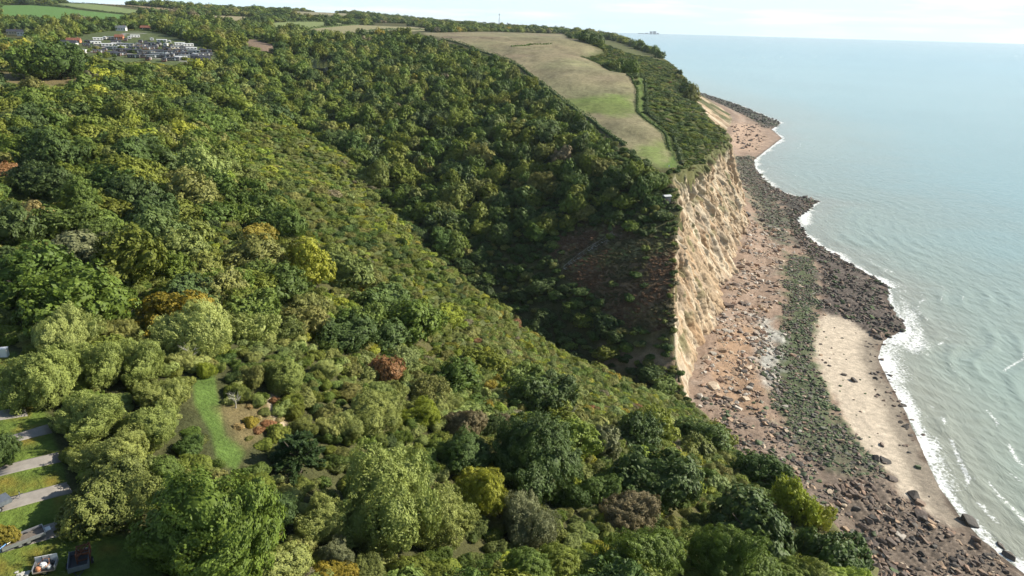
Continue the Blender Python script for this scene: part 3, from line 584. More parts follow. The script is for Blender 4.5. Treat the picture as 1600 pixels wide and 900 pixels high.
def crown_mesh(name, kind, seed, nclump, per, leaf, core=1):
    rs = np.random.RandomState(seed); L = crown_lobes(rs, kind)
    area = np.array([r[0] * r[1] + r[0] * r[2] for c, r in L]); pick = rs.choice(len(L), nclump * 3, p=area / area.sum())
    d = unit(rs.normal(size=(nclump * 3, 3))); C0 = np.array([L[i][0] for i in pick]); R0_ = np.array([L[i][1] for i in pick]); P = C0 + d * R0_
    ok = P[:, 2] > 0.03
    for c, r in L: ok &= (((P - c) / r) ** 2).sum(1) > .80
    P = P[ok][:nclump]; P = P * (1 + rs.uniform(-.03, .09, (len(P), 1))); D = unit(d[ok][:nclump] / R0_[ok][:nclump]); n = len(P)
    cr_ = {'oak': .115, 'wind': .10, 'willow': .11, 'shrub': .12}[kind] * rs.uniform(.7, 1.35, n) * math.sqrt(150 / max(nclump, 40)) ** .6
    q = unit(rs.normal(size=(n, per, 3)) + D[:, None] * .9); shade_c = rs.uniform(.2, .8, n)
    rad = rs.uniform(.55, 1.08, (n, per, 1))
    if kind == 'willow':
        sh = np.array([.95, .95, 1.1]); Q = P[:, None] + q * cr_[:, None, None] * rad * sh
        T = unit(D[:, None] * 1.0 + q * .6 + np.array([0, 0, .8]) + rs.normal(size=q.shape) * .45); Nn = unit(np.cross(T, rs.normal(size=q.shape)) * .7 + q * .4 + D[:, None] * .6); lw = (leaf * 1.3, .34)
    else:
        sh = np.array([1, 1, .8]); Q = P[:, None] + q * cr_[:, None, None] * rad * sh
        Nn = unit(q * .55 + D[:, None] * .75 + np.array([0, 0, .15]) + rs.normal(size=q.shape) * .42); T = rs.normal(size=q.shape); lw = (leaf, .62)
    Nn = Nn.reshape(-1, 3); T = T.reshape(-1, 3); Q = Q.reshape(-1, 3)
    Vv, F = leaves(rs, Q, Nn, T, lw[0] * rs.uniform(.65, 1.3, len(Q)), lw[1])
    sh_ = np.clip(np.repeat(shade_c, per) + rs.uniform(-.22, .22, n * per), 0, 1); sh_ = np.repeat(sh_, 4)
    # a closed layer of leaves over the lobes, behind the clumps
    ns = int(nclump * per * .26); pick = rs.choice(len(L), ns, p=area / area.sum()); d = unit(rs.normal(size=(ns, 3))); cS = np.array([L[i][0] for i in pick]); rS = np.array([L[i][1] for i in pick])
    Qs = cS + d * rS * rs.uniform(.72, .92, (ns, 1)); Ts = rs.normal(size=(ns, 3)) + (np.array([0, 0, 1.6]) if kind == 'willow' else 0)
    V3, F3 = leaves(rs, Qs, unit(d * .9 + np.array([0, 0, .3]) + rs.normal(size=d.shape) * .5), Ts, lw[0] * 1.25 * rs.uniform(.7, 1.3, ns), lw[1]); F = np.concatenate([F, F3 + len(Vv)]); Vv = np.concatenate([Vv, V3])
    sh_ = np.concatenate([sh_, np.repeat(np.clip(.4 + rs.uniform(-.25, .25, ns), 0, 1), 4)])
    iv, iff = ico(core); VV = [Vv]; FT = []; o = len(Vv); SH = [sh_]
    for c, r in L:
        VV.append(c + iv * r * .70 * rs.uniform(.9, 1.08, (len(iv), 1))); FT.append(iff + o); o += len(iv); SH.append(np.full(len(iv), .4))
    VV = np.concatenate(VV); a1, a2, a3, a4 = rs.uniform(0, 6.28, 4); VV = VV + .10 * np.stack([np.sin(VV[:, 1] * 3.1 + a1) + .6 * np.sin(VV[:, 2] * 5 + a2), np.sin(VV[:, 0] * 3.3 + a3) + .6 * np.sin(VV[:, 2] * 4.4 + a4), 1.1 * np.sin(VV[:, 0] * 3.7 + a2) * np.sin(VV[:, 1] * 3.5 + a4) * np.clip(VV[:, 2] * 2, 0, 1)], 1)
    VV[:, 2] = np.maximum(VV[:, 2], -.12)
    return mesh_np(name, VV, [F, np.concatenate(FT)], [MAT_LEAF], False, {'shade': ('FLOAT', np.concatenate(SH))})
def trunk_mesh(name, seed, h=.75):
    rs = random.Random(seed); m = MB(); top = (rs.uniform(-.06, .06), rs.uniform(-.06, .06), h * .55)
    m.tube([(0, 0, -.12), (.01, 0, .05), (top[0] * .5, top[1] * .5, h * .3), top], [.062, .048, .04, .03], 8)
    for i in range(5):
        a = 6.283 * i / 5 + rs.uniform(-.4, .4); r = rs.uniform(.35, .6); z0 = h * rs.uniform(.28, .55)
        m.tube([(top[0] * .6, top[1] * .6, z0), (r * .5 * math.cos(a), r * .5 * math.sin(a), z0 + .14), (r * math.cos(a), r * math.sin(a), z0 + rs.uniform(.2, .4))], [.026, .018, .007], 5)
    return m.mesh(name, MAT_BARK)
TRUNKS = [trunk_mesh('trunk', i) for i in range(4)]
KINDS = ['oak', 'wind', 'willow', 'shrub']
CR = {}     # (lod, kind) -> meshes
for ki, kd in enumerate(KINDS):
    CR[0, kd] = [crown_mesh('crown', kd, 100 + ki * 10 + i, 430, 66, .0185 if kd != 'shrub' else .023, 2) for i in range(3)]
    CR[1, kd] = [crown_mesh('crown', kd, 200 + ki * 10 + i, 220, 26, .040 if kd != 'shrub' else .046) for i in range(4)]
    CR[2, kd] = [crown_mesh('crown', kd, 300 + ki * 10 + i, 100, 13, .072) for i in range(4)]

PAL = {'oak': [(.070, .115, .022), (.060, .105, .024), (.090, .128, .026), (.052, .092, .022), (.078, .110, .020)], 'dark': [(.040, .075, .020), (.046, .080, .026), (.036, .064, .022)],
       'willow': [(.150, .185, .066), (.135, .178, .060), (.165, .190, .070), (.130, .165, .066)], 'lime': [(.150, .195, .030), (.165, .190, .028), (.130, .185, .034)],
       'gold': [(.175, .155, .026), (.160, .150, .030)], 'russet': [(.175, .098, .050), (.150, .090, .045)], 'olive': [(.098, .125, .034), (.092, .118, .038), (.115, .128, .042)],
       'grey': [(.115, .135, .085), (.125, .130, .095)], 'mauve': [(.125, .115, .075), (.135, .125, .085)], 'straw': [(.24, .20, .10), (.20, .18, .085)]}
COLWORD = {'oak': 'mid-green', 'dark': 'dark green', 'willow': 'pale olive', 'lime': 'yellow-green', 'gold': 'golden', 'russet': 'russet-brown', 'olive': 'olive green', 'grey': 'grey-green', 'mauve': 'brownish-grey', 'straw': 'straw-coloured'}
def pick_color(rs, fam):
    c = np.array(PAL[fam][rs.randint(len(PAL[fam]))]) * rs.uniform(1.25, 1.7); c *= 1.36; c[0] *= rs.uniform(.97, 1.10) * {'oak': 1.12, 'dark': 1.10, 'lime': 1.06, 'olive': 1.04}.get(fam, 1.0); c[2] *= .82; return c

# the plants of the photograph that stand out: pixel of the crown's middle, its width in pixels, crown kind, colour, height/width, label
NOTABLE = [
 (335, 815, 225, 'oak', 'oak', .85, 'big leafy mid-green oak at the bottom beside the shaded lawn'), (838, 700, 150, 'oak', 'dark', .95, 'dense rounded dark green oak with a shadowed side on the slope'),
 (600, 765, 200, 'willow', 'willow', .95, 'largest feathery pale olive willow at the bottom between two oaks'), (690, 800, 120, 'willow', 'willow', .9, 'pale willow crown leaning right of the largest willow'),
 (500, 800, 90, 'willow', 'willow', 1.0, 'slim pale willow between the big oak and the largest willow'), (750, 765, 90, 'oak', 'lime', .9, 'bright yellow-green bushy tree right of the largest willow'),
 (825, 805, 110, 'willow', 'grey', .9, 'blue-grey leaved tree below the rounded dark oak'), (1030, 745, 125, 'oak', 'dark', .8, 'spreading dark green oak halfway down the seaward slope'),
 (985, 800, 100, 'shrub', 'mauve', .6, 'dull brown hawthorn thicket below the spreading dark oak'), (722, 662, 70, 'shrub', 'mauve', .75, 'pinkish-brown hawthorn left of the rounded dark oak'),
 (600, 578, 66, 'shrub', 'russet', .7, 'russet hawthorn turning red in mid-slope scrub'), (1175, 825, 150, 'shrub', 'dark', .6, 'smooth dark green domed thicket near the cliff edge at the bottom'),
 (1140, 868, 130, 'oak', 'oak', .8, 'leafy mid-green oak at the bottom edge below the domed thicket'), (1010, 868, 120, 'oak', 'oak', .8, 'mid-green oak at the bottom edge under the dull brown thicket'),
 (1243, 775, 75, 'willow', 'lime', 1.1, 'tall yellow-green willow on the brink above the beach'), (1278, 800, 55, 'willow', 'lime', 1.0, 'smaller yellow-green willow on the brink beside the tall one'),
 (1305, 868, 110, 'shrub', 'dark', .7, 'dark green thicket at the bottom of the cliff brink'), (478, 408, 85, 'oak', 'lime', .9, 'bright light green tree standing out on the upper slope'),
 (640, 498, 110, 'oak', 'oak', .7, 'broad mid-green oak at the middle of the slope'), (272, 482, 95, 'oak', 'gold', .8, 'golden-brown oak above the willow scrub'),
 (60, 575, 110, 'willow', 'willow', .9, 'pale willow at the upper end of the lawn'), (142, 640, 100, 'willow', 'willow', .8, 'pale willow shading the lawn pitches'), (215, 555, 90, 'willow', 'willow', .9, 'pale willow standing behind the bleached dead tree'),
 (150, 560, 90, 'willow', 'willow', .9, 'pale willow between the golden oak and the lawn'), (250, 610, 80, 'willow', 'willow', .8, 'pale willow bush left of the green grass ride'), (235, 660, 90, 'willow', 'willow', .8, 'olive willow bush overhanging the grass ride'),
 (178, 700, 100, 'willow', 'willow', .75, 'olive willow leaning over the lawn pitches'), (172, 775, 122, 'shrub', 'olive', .7, 'wide bramble mound at the end of the concrete pitches'),
 (428, 882, 95, 'shrub', 'willow', .7, 'rounded pale bush at the bottom right of the big oak'), (522, 893, 70, 'shrub', 'gold', .5, 'yellowing low bush at the bottom edge'), (525, 862, 60, 'willow', 'grey', .9, 'small grey-green willow in the shade at the bottom'),
 (8, 270, 40, 'shrub', 'russet', .7, 'red-brown bush at the left edge among green trees'), (50, 338, 62, 'shrub', 'straw', .6, 'straw-coloured bush in the glade near the left edge'), (75, 238, 85, 'oak', 'dark', .75, 'large round dark green tree near the left edge'),
 (110, 462, 130, 'oak', 'oak', .75, 'broad leafy oak crown left of the golden oak'), (40, 425, 120, 'oak', 'oak', .7, 'broad oak crown at the left edge above the willows'), (130, 385, 90, 'shrub', 'grey', .6, 'grey-green thicket in shade below the glade'),
 (2, 700, 44, 'oak', 'dark', 1.1, 'dark leafy tree cut by the left edge beside the lawn'), (4, 835, 34, 'shrub', 'gold', 1.0, 'yellow leafed bush at the left edge by the flatbed trailer'),
 (700, 490, 60, 'oak', 'lime', .6, 'yellow-green bushy tree right of the broad slope oak'), (405, 365, 60, 'oak', 'gold', .6, 'golden-yellow oak crown on the upper slope'), (715, 585, 80, 'oak', 'oak', .7, 'mid-green tree above the pinkish-brown hawthorn'),
 (800, 520, 0, 'oak', 'oak', .7, ''), (440, 580, 90, 'willow', 'willow', .7, 'pale willow bush above the sandy path'), (580, 640, 110, 'willow', 'willow', .6, 'wide pale willow thicket in front of the russet hawthorn'), (660, 640, 70, 'willow', 'lime', .7, 'yellow-green willow bush left of the pinkish-brown hawthorn'),
 (885, 770, 60, 'shrub', 'dark', .8, 'dark upright bush below the rounded dark oak'), (945, 690, 70, 'shrub', 'grey', .8, 'dark grey-green twiggy bush right of the rounded dark oak'), (1000, 670, 80, 'oak', 'dark', .7, 'dark green tree above the spreading dark oak'),
 (1090, 700, 70, 'shrub', 'olive', .6, 'olive bush near the cliff brink above the beach'), (1190, 735, 90, 'oak', 'dark', .6, 'dark green bush on the brink where the beach disappears'), (545, 520, 90, 'oak', 'dark', .7, 'dark green oak left of the broad slope oak'),
 (320, 575, 34, 'willow', 'lime', .9, 'small rounded willow bush at the top of the grass ride'), (95, 90, 70, 'oak', 'dark', .8, 'big dark tree mass left of the caravan park'), (60, 95, 60, 'oak', 'oak', .8, 'big green tree at the left edge before the caravan park'),
]
PL = []     # dicts: x, y, R, kind, fam, zs, label
for px, py, wpx, kd, fam, ra, lb in NOTABLE:
    if not wpx: continue
    g0 = at(px, py, 0); D = np.linalg.norm(g0 - _C); R = wpx / FPX * D / 2
    for _ in range(4):
        h = R * 2 * ra * (.55 if kd in ('oak', 'willow') else .45); g0 = at(px, py, h * .8); D = np.linalg.norm(g0 + [0, 0, h * .8] - _C); R = wpx / FPX * D / 2 * 1.02
    PL.append(dict(x=g0[0], y=g0[1], R=R, kind=kd, fam=fam, zs=ra * (1.3 if kd == 'oak' else 1.15 if kd == 'willow' else 1.6), label=lb, note=True))
rs = np.random.RandomState(7)
OPOL = [Z[k] for k in OPEN]
GLADES = [px for A, px in SEEN for k in OPEN + ['bracken', 'heath_left', 'heath_left_b'] if A is Z[k]] + [np.array([(0, 40), (46, 40), (50, 62), (0, 62)], float)]      # no crown stands where it would hide these clearings
def hides(x, y, ztop):
    u, v, d = proj(np.stack([x, y, ztop], -1)); r = np.zeros(len(x), bool)
    for P in GLADES:
        k = (u > P[:, 0].min() - 5) & (u < P[:, 0].max() + 5) & (v > P[:, 1].min() - 5) & (v < P[:, 1].max() + 5)
        if k.any(): r[k] |= sdist(u[k], v[k], P) > (-4.0 if P is GLADES[0] else -1.2 if P[:, 1].max() < 90 and P[:, 0].max() < 720 and P[:, 1].max() < 60 else .6)
    return r
def jitter_grid(x0, x1, y0, y1, s):
    gx, gy = np.meshgrid(np.arange(x0, x1, s), np.arange(y0, y1, s * .87)); gx = gx + (np.arange(gx.shape[0]) % 2)[:, None] * s / 2
    return (gx + rs.uniform(-.45, .45, gx.shape) * s).ravel(), (gy + rs.uniform(-.45, .45, gy.shape) * s).ravel()
def in_any(x, y, polys, grow=0.0):
    r = np.zeros(len(x), bool)
    for P in polys:
        lo = P.min(0) - 5; hi = P.max(0) + 5; k = (x > lo[0]) & (x < hi[0]) & (y > lo[1]) & (y < hi[1])
        if k.any(): r[k] |= sdist(x[k], y[k], P) > -grow
    return r
def view_ok(x, y, z, m=60):
    u, v, d = proj(np.stack([x, y, z], -1)); return (d > 5) & (u > -m) & (u < 1600 + m) & (v < 900 + m * 1.6)
def los(x, y, z):
    """seen over the land from the camera?"""
    ok = np.ones(len(x), bool)
    for f_ in np.linspace(.12, .97, 70):
        ok &= (CZ + (z - CZ) * f_) > hz(x * f_, y * f_) - 1.0
    return ok
def candidates(x0, x1, y0, y1, s, rmin, rmax, grow, hgt):
    x, y = jitter_grid(x0, x1, y0, y1, s); r = np.hypot(x, y); k = (r > rmin) & (r < rmax); x, y = x[k], y[k]; z = hz(x, y)
    k = view_ok(x, y, z + hgt) & ~inside(x, y, SEA_POLY); x, y, z = x[k], y[k], z[k]
    k = ~in_any(x, y, OPOL, grow) & los(x, y, z + hgt); return x[k], y[k], z[k]
def seal(x, y): return -sdist(x, y, SEA_POLY)
willow_zone = poly([(0, 480), (150, 470), (330, 500), (480, 520), (640, 560), (760, 600), (740, 700), (640, 760), (480, 720), (380, 640), (290, 700), (200, 760), (60, 560)], 2)
def far_side(x, y): return (y > 214 + np.interp(x, [-260, -206, -175, -140, -100, -65, -30, -5, 18, 40, 60], [600, 521, 376, 256, 186, 121, 61, 34, 14, 4, 0]))   # beyond the valley floor
# --- trees, near to far
for s_, r0, r1, box in ((6.4, 30, 105, (-120, 70, 10, 120)), (9.2, 105, 330, (-330, 70, 20, 330)), (10.5, 330, 760, (-620, 260, 200, 760)), (13.0, 760, 1500, (-1250, 300, 500, 1500)), (21.0, 1500, 3300, (-2400, 330, 900, 3300))):
    x, y, z = candidates(*box, s_, r0, r1, s_ * .42, 6)
    top_h = s_ * (.62 if r0 < 1000 else .42); k = ~hides(x, y, z + top_h); x, y, z = x[k], y[k], z[k]
    scrub = in_any(x, y, [Z['crest_scrub'], Z['cliff_top_scrub'], Z['bracken']], 1.0); heath = in_any(x, y, [Z['heath_left'], Z['heath_left_b'], Z['glade_left'], Z['dry_grass']], 1.0)
    fs = far_side(x, y); wz = in_any(x, y, [willow_zone]); n1 = fbm(x / 45, y / 45, 3, 51); n2 = fbm(x / 16, y / 16, 3, 52); cd_ = seal(x, y)
    for i in range(len(x)):
        if scrub[i] or heath[i] or cd_[i] < 6: continue
        if n2[i] < .30 and not fs[i]: continue
        u = rs.rand(); near = r0 < 300
        if near and not fs[i] and (x[i] > -25 + (y[i] - 60) * .1) and u < .45: continue          # thinner, lower cover towards the sea
        R = s_ * (.42 + .46 * rs.rand() ** 1.3) * (1.0 if near else .95); zs = rs.uniform(.75, 1.15) * (1.0 if r0 < 1000 else .6)
        if wz[i] and u < .8: kd, fam = 'willow', ('willow' if rs.rand() < .75 else 'olive'); zs *= .95; R *= .85
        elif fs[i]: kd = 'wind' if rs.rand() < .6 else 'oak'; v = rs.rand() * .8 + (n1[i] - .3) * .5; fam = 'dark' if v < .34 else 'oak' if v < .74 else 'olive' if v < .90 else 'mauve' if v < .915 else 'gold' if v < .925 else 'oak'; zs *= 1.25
        else:
            kd = 'oak' if rs.rand() < .62 else 'wind'; v = rs.rand() * .8 + (n1[i] - .3) * .5; fam = 'dark' if v < .24 else 'oak' if v < .76 else 'olive' if v < .85 else 'lime' if v < .90 else 'willow' if v < .935 else 'gold' if v < .95 else 'mauve' if v < .96 else 'olive'
        if fs[i] and y[i] < 300 and x[i] > -25:
            if u < .2: continue
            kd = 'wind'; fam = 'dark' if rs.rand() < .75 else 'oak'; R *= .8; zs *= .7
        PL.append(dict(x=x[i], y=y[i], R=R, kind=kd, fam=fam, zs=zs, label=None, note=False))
# --- shrubs and low scrub
for s_, r0, r1, box in ((2.2, 28, 200, (-190, 75, 10, 200)), (3.3, 200, 460, (-330, 170, 80, 460)), (5.5, 460, 1150, (-700, 330, 250, 1150))):
    x, y, z = candidates(*box, s_, r0, r1, 1.0, 2)
    k = ~hides(x, y, z + .8) | in_any(x, y, [Z['bracken']]); x, y, z = x[k], y[k], z[k]
    scrub = in_any(x, y, [Z['crest_scrub'], Z['cliff_top_scrub']], 3.0); br_ = in_any(x, y, [Z['bracken']], 0); heath = in_any(x, y, [Z['heath_left'], Z['heath_left_b'], Z['glade_left'], Z['dry_grass']])
    fs = far_side(x, y); wz = in_any(x, y, [willow_zone]); n1 = fbm(x / 20, y / 20, 4, 55); cd_ = seal(x, y)
    for i in range(len(x)):
        u = rs.rand()
        if cd_[i] < 1.2: continue
        if br_[i] and u < .93: continue
        if heath[i] and u < (.12 if r0 < 100 and y[i] < 110 else .72): continue
        if not scrub[i] and not br_[i] and u < .1: continue
        R = s_ * rs.uniform(.4, .8) * (1.5 if rs.rand() < .15 else 1.0); zs = rs.uniform(.55, 1.1) * (.85 if scrub[i] else 1.0); v = rs.rand() * .62 + (n1[i] - .22) * .62
        if r0 > 400: zs *= .6
        if cd_[i] < 8: R *= .7; zs *= .7
        fam = 'dark' if v < .14 else 'oak' if v < .40 else 'olive' if v < .66 else 'lime' if v < .74 else 'willow' if v < .84 else 'mauve' if v < .87 else 'gold' if v < .90 else 'russet' if v < .91 else 'olive'
        if fs[i] and (fam in ('lime', 'willow', 'olive', 'gold') or y[i] < 310): fam = 'olive' if rs.rand() < .25 else 'dark'  # low in the ravine, leaf colour is darkened to deepen its shade
        if wz[i] and v > .5: fam = 'willow'
        if heath[i]: fam = ['straw', 'gold', 'russet', 'olive', 'straw'][rs.randint(5)]; R *= .6
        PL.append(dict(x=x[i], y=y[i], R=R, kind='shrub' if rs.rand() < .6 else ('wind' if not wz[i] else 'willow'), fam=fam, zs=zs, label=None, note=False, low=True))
# --- bushes between the caravans
for k in range(46):
    X, Y = rs.uniform(300, 1400), rs.uniform(190, 370); g_ = at(80 + X * .175, 30 + Y * .175); PL.append(dict(x=g_[0], y=g_[1], R=rs.uniform(1.4, 3.6), kind='oak', fam=['oak', 'dark', 'olive'][rs.randint(3)], zs=rs.uniform(.7, 1.1), label=None, note=False, low=True))
# --- bushes hanging over the cliff brow
for k in range(len(ss)):
    if 205 < ET[k, 1] < 560 and rs.rand() < (.30 if ET[k, 1] < 330 else .42):
        d_ = rs.uniform(.2, 4.5); PL.append(dict(x=ET[k, 0] - nrm[k, 0] * d_, y=ET[k, 1] - nrm[k, 1] * d_, R=rs.uniform(.7, 1.9), kind='shrub' if rs.rand() < .5 else 'wind', fam=['dark', 'oak', 'olive', 'olive', 'mauve'][rs.randint(5)], zs=rs.uniform(.6, 1.0), label=None, note=False, low=True))
# --- how much of each plant the photograph shows (nearest wins)
for p in PL:
    p['z'] = float(hz(p['x'], p['y'])); p['h'] = p['R'] * p['zs'] * 1.0; p['col'] = pick_color(rs, p['fam']); p['D'] = math.sqrt(p['x'] ** 2 + p['y'] ** 2 + (CZ - p['z']) ** 2)
# keep the fill out of the crowns that were placed one by one
_g = at(465, 705, 3); 
for p in PL:
    if p['note']: p['col'] = np.array(PAL[p['fam']][int(p['x'] * 7) % 2]) * (1.5 if p['fam'] in ('oak', 'dark') else 1.6) * np.array([1.14, 1.06, .78])
notes = np.array([(p['x'], p['y'], p['R']) for p in PL if p['note']] + [(_g[0], _g[1], 4.0)])
PL = [p for p in PL if p['note'] or (np.hypot(notes[:, 0] - p['x'], notes[:, 1] - p['y']) > notes[:, 2] * (.62 if p.get('low') else .8) + p['R'] * (.15 if p.get('low') else .6)).all()]
idb = np.full((450, 800), -1, np.int32)
for i in sorted(range(len(PL)), key=lambda i: -PL[i]['D']):
    p = PL[i]; u, v, d = proj(np.array([p['x'], p['y'], p['z'] + p['h'] * .55])); a = p['R'] * FPX / d / 2; b_ = p['h'] * .62 * FPX / d / 2
    u /= 2; v /= 2; x0, x1, y0, y1 = int(max(u - a, 0)), int(min(u + a + 1, 800)), int(max(v - b_, 0)), int(min(v + b_ + 1, 450))
    if x1 <= x0 or y1 <= y0: continue
    yy, xx = np.mgrid[y0:y1, x0:x1]; m_ = ((xx - u) / max(a, .6)) ** 2 + ((yy - v) / max(b_, .6)) ** 2 < 1; idb[y0:y1, x0:x1][m_] = i
cnt = np.bincount(idb[idb >= 0], minlength=len(PL))
for i, p in enumerate(PL): p['vis'] = int(cnt[i])
isl = [bool(p.get('low')) or (p['note'] and p['kind'] == 'shrub') for p in PL]
trees = sorted([p for p, l in zip(PL, isl) if not l], key=lambda p: (-p['note'], -p['vis'])); shrubs = sorted([p for p, l in zip(PL, isl) if l], key=lambda p: (-p['note'], -p['vis']))
IND_T = [p for p in trees[:290] if p['vis'] > 0 or p['note']]; IND_S = [p for p in shrubs[:290] if p['vis'] > 0 or p['note']]
ind = set(id(p) for p in IND_T + IND_S)
print('plants', len(PL), 'trees', len(trees), 'shrubs', len(shrubs), 'smallest single tree', IND_T[-1]['vis'], 'shrub', IND_S[-1]['vis'])

def place_plant(p, is_tree):
    rz = rs.uniform(0, 6.283); kd = p['kind']
    if kd == 'wind': rz = rs.uniform(-.5, .5) + .6
    me = CR[0 if p['D'] < 120 else 1, kd]; me = me[rs.randint(len(me))]
    root = empty({'oak': 'broadleaf_tree', 'wind': 'windswept_tree', 'willow': 'willow_tree', 'shrub': 'hawthorn_tree'}[kd] if is_tree else {'willow': 'willow_bush', 'wind': 'windswept_bush'}.get(kd, 'bush'), (p['x'], p['y'], p['z']), rz)
    root.scale = (p['R'] * rs.uniform(.92, 1.08), p['R'] * rs.uniform(.92, 1.08), p['R'] * p['zs'])
    c = link('crown', me, root); c['leaf_color'] = [float(v) for v in p['col']]
    if is_tree: link('trunk', TRUNKS[rs.randint(4)], root)
    else: link('stems', TRUNKS[rs.randint(4)], root)
    p['obj'] = root; p['tree'] = is_tree; return root
for p in IND_T: place_plant(p, True)
for p in IND_S: place_plant(p, False)

# --- the dark cypress: flat sprays in tiers
def cypress_mesh():
    q = np.random.RandomState(5); P_, N_, T_ = [], [], []
    for b in range(70):
        a = q.uniform(0, 6.283); z0 = q.uniform(.12, .95); ln = (1.05 - z0 * .75) * q.uniform(.75, 1.05); n = 130; f_ = q.uniform(.15, 1, n) ** .7; w = .16 * ln * (1.15 - f_)
        dx, dy = math.cos(a), math.sin(a); off = q.normal(size=n) * w; P_.append(np.stack([dx * ln * f_ - dy * off, dy * ln * f_ + dx * off, z0 + .22 * f_ - .14 * f_ ** 2 + q.normal(size=n) * .018], 1)); N_.append(np.stack([q.normal(size=n) * .4, q.normal(size=n) * .4, np.ones(n)], 1)); T_.append(np.stack([dx + q.normal(size=n) * .4, dy + q.normal(size=n) * .4, .25 + 0 * f_], 1))
    P_, N_, T_ = map(np.concatenate, (P_, N_, T_)); V5, F5 = leaves(q, P_, unit(N_), T_, .045 * q.uniform(.7, 1.4, len(P_)), .38)
    return mesh_np('crown', V5, [F5], [MAT_LEAF], False, {'shade': ('FLOAT', np.repeat(q.uniform(.1, .9, len(P_)), 4))})
g0 = at(465, 705, 3); root = empty('cypress_tree', (g0[0], g0[1], hz(g0[0], g0[1])), .4); Rc = 112 / FPX * np.linalg.norm(g0 - _C) / 2; root.scale = (Rc, Rc, Rc * 1.05)
c = link('crown', cypress_mesh(), root); c['leaf_color'] = [.045, .085, .022]; link('trunk', TRUNKS[0], root).scale = (1, 1, 1.4); tag(root, 'dark spreading cypress with tiered sprays below the sandy path', 'tree', 'trees of the wooded slopes')

# --- the rest as masses: points that carry instances of the crowns
def instancer(name, P, rot, scl, idx, col, meshes, label, cat):
    coll = bpy.data.collections.new(name + ' kinds')
    for i, me in enumerate(meshes):
        coll.objects.link(bpy.data.objects.new('%s_%03d' % (name, i), me))
    me = bpy.data.meshes.new(name); me.vertices.add(len(P)); me.vertices.foreach_set('co', np.ascontiguousarray(P, np.float32).ravel())
    for k, typ, arr, f in (('rot', 'FLOAT_VECTOR', rot, 'vector'), ('scl', 'FLOAT_VECTOR', scl, 'vector'), ('idx', 'INT', idx, 'value'), ('leaf_color', 'FLOAT_COLOR', np.concatenate([col, np.ones((len(col), 1))], 1), 'color')):
        a = me.attributes.new(k, typ, 'POINT'); a.data.foreach_set(f, np.ascontiguousarray(arr, np.int32 if typ == 'INT' else np.float32).ravel())
    me.materials.append(meshes[0].materials[0])
    o = link(name, me); tag(o, label, cat, None, 'stuff')
    ng = bpy.data.node_groups.new(name, 'GeometryNodeTree'); ng.interface.new_socket('Geometry', in_out='INPUT', socket_type='NodeSocketGeometry'); ng.interface.new_socket('Geometry', in_out='OUTPUT', socket_type='NodeSocketGeometry')
    gi = ng.nodes.new('NodeGroupInput'); go = ng.nodes.new('NodeGroupOutput'); ip = ng.nodes.new('GeometryNodeInstanceOnPoints'); ci_ = ng.nodes.new('GeometryNodeCollectionInfo')
    ci_.inputs[0].default_value = coll; ci_.inputs['Separate Children'].default_value = True; ci_.inputs['Reset Children'].default_value = True; ip.inputs['Pick Instance'].default_value = True
    def na(nm, typ):
        n = ng.nodes.new('GeometryNodeInputNamedAttribute'); n.data_type = typ; n.inputs['Name'].default_value = nm; return n.outputs['Attribute']
    e2r = ng.nodes.new('FunctionNodeEulerToRotation'); ng.links.new(na('rot', 'FLOAT_VECTOR'), e2r.inputs[0])
    ng.links.new(gi.outputs[0], ip.inputs['Points']); ng.links.new(ci_.outputs[0], ip.inputs['Instance']); ng.links.new(na('idx', 'INT'), ip.inputs['Instance Index']); ng.links.new(e2r.outputs[0], ip.inputs['Rotation']); ng.links.new(na('scl', 'FLOAT_VECTOR'), ip.inputs['Scale'])
    ng.links.new(ip.outputs[0], go.inputs[0]); md = o.modifiers.new('scatter', 'NODES'); md.node_group = ng; return o
def plant_mass(name, L, label, cat):
    ml = []; base_i = {}
    for lod in (1, 2):
        for kd in KINDS: base_i[lod, kd] = len(ml); ml += CR[lod, kd]
    n = len(L); P = np.array([(p['x'], p['y'], p['z']) for p in L]); R = np.array([p['R'] for p in L])
    rot = np.zeros((n, 3)); rot[:, 2] = rs.uniform(0, 6.283, n); rot[:, 2] = np.where([p['kind'] == 'wind' for p in L], .6 + rs.uniform(-.5, .5, n), rot[:, 2])
    scl = np.stack([R * rs.uniform(.9, 1.1, n), R * rs.uniform(.9, 1.1, n), R * np.array([p['zs'] for p in L])], 1)
    idx = np.array([base_i[1 if p['D'] < 260 else 2, p['kind']] + rs.randint(4) for p in L])
    return instancer(name, P, rot, scl, idx, np.array([p['col'] for p in L]), ml, label, cat)
rest_t = [p for p in trees if id(p) not in ind]; rest_s = [p for p in shrubs if id(p) not in ind]
plant_mass('woodland', rest_t, 'continuous woodland canopy over the valley sides and far ridge', 'woodland')
plant_mass('scrub', rest_s, 'low scrub of gorse and bramble filling the gaps between trees', 'scrub')

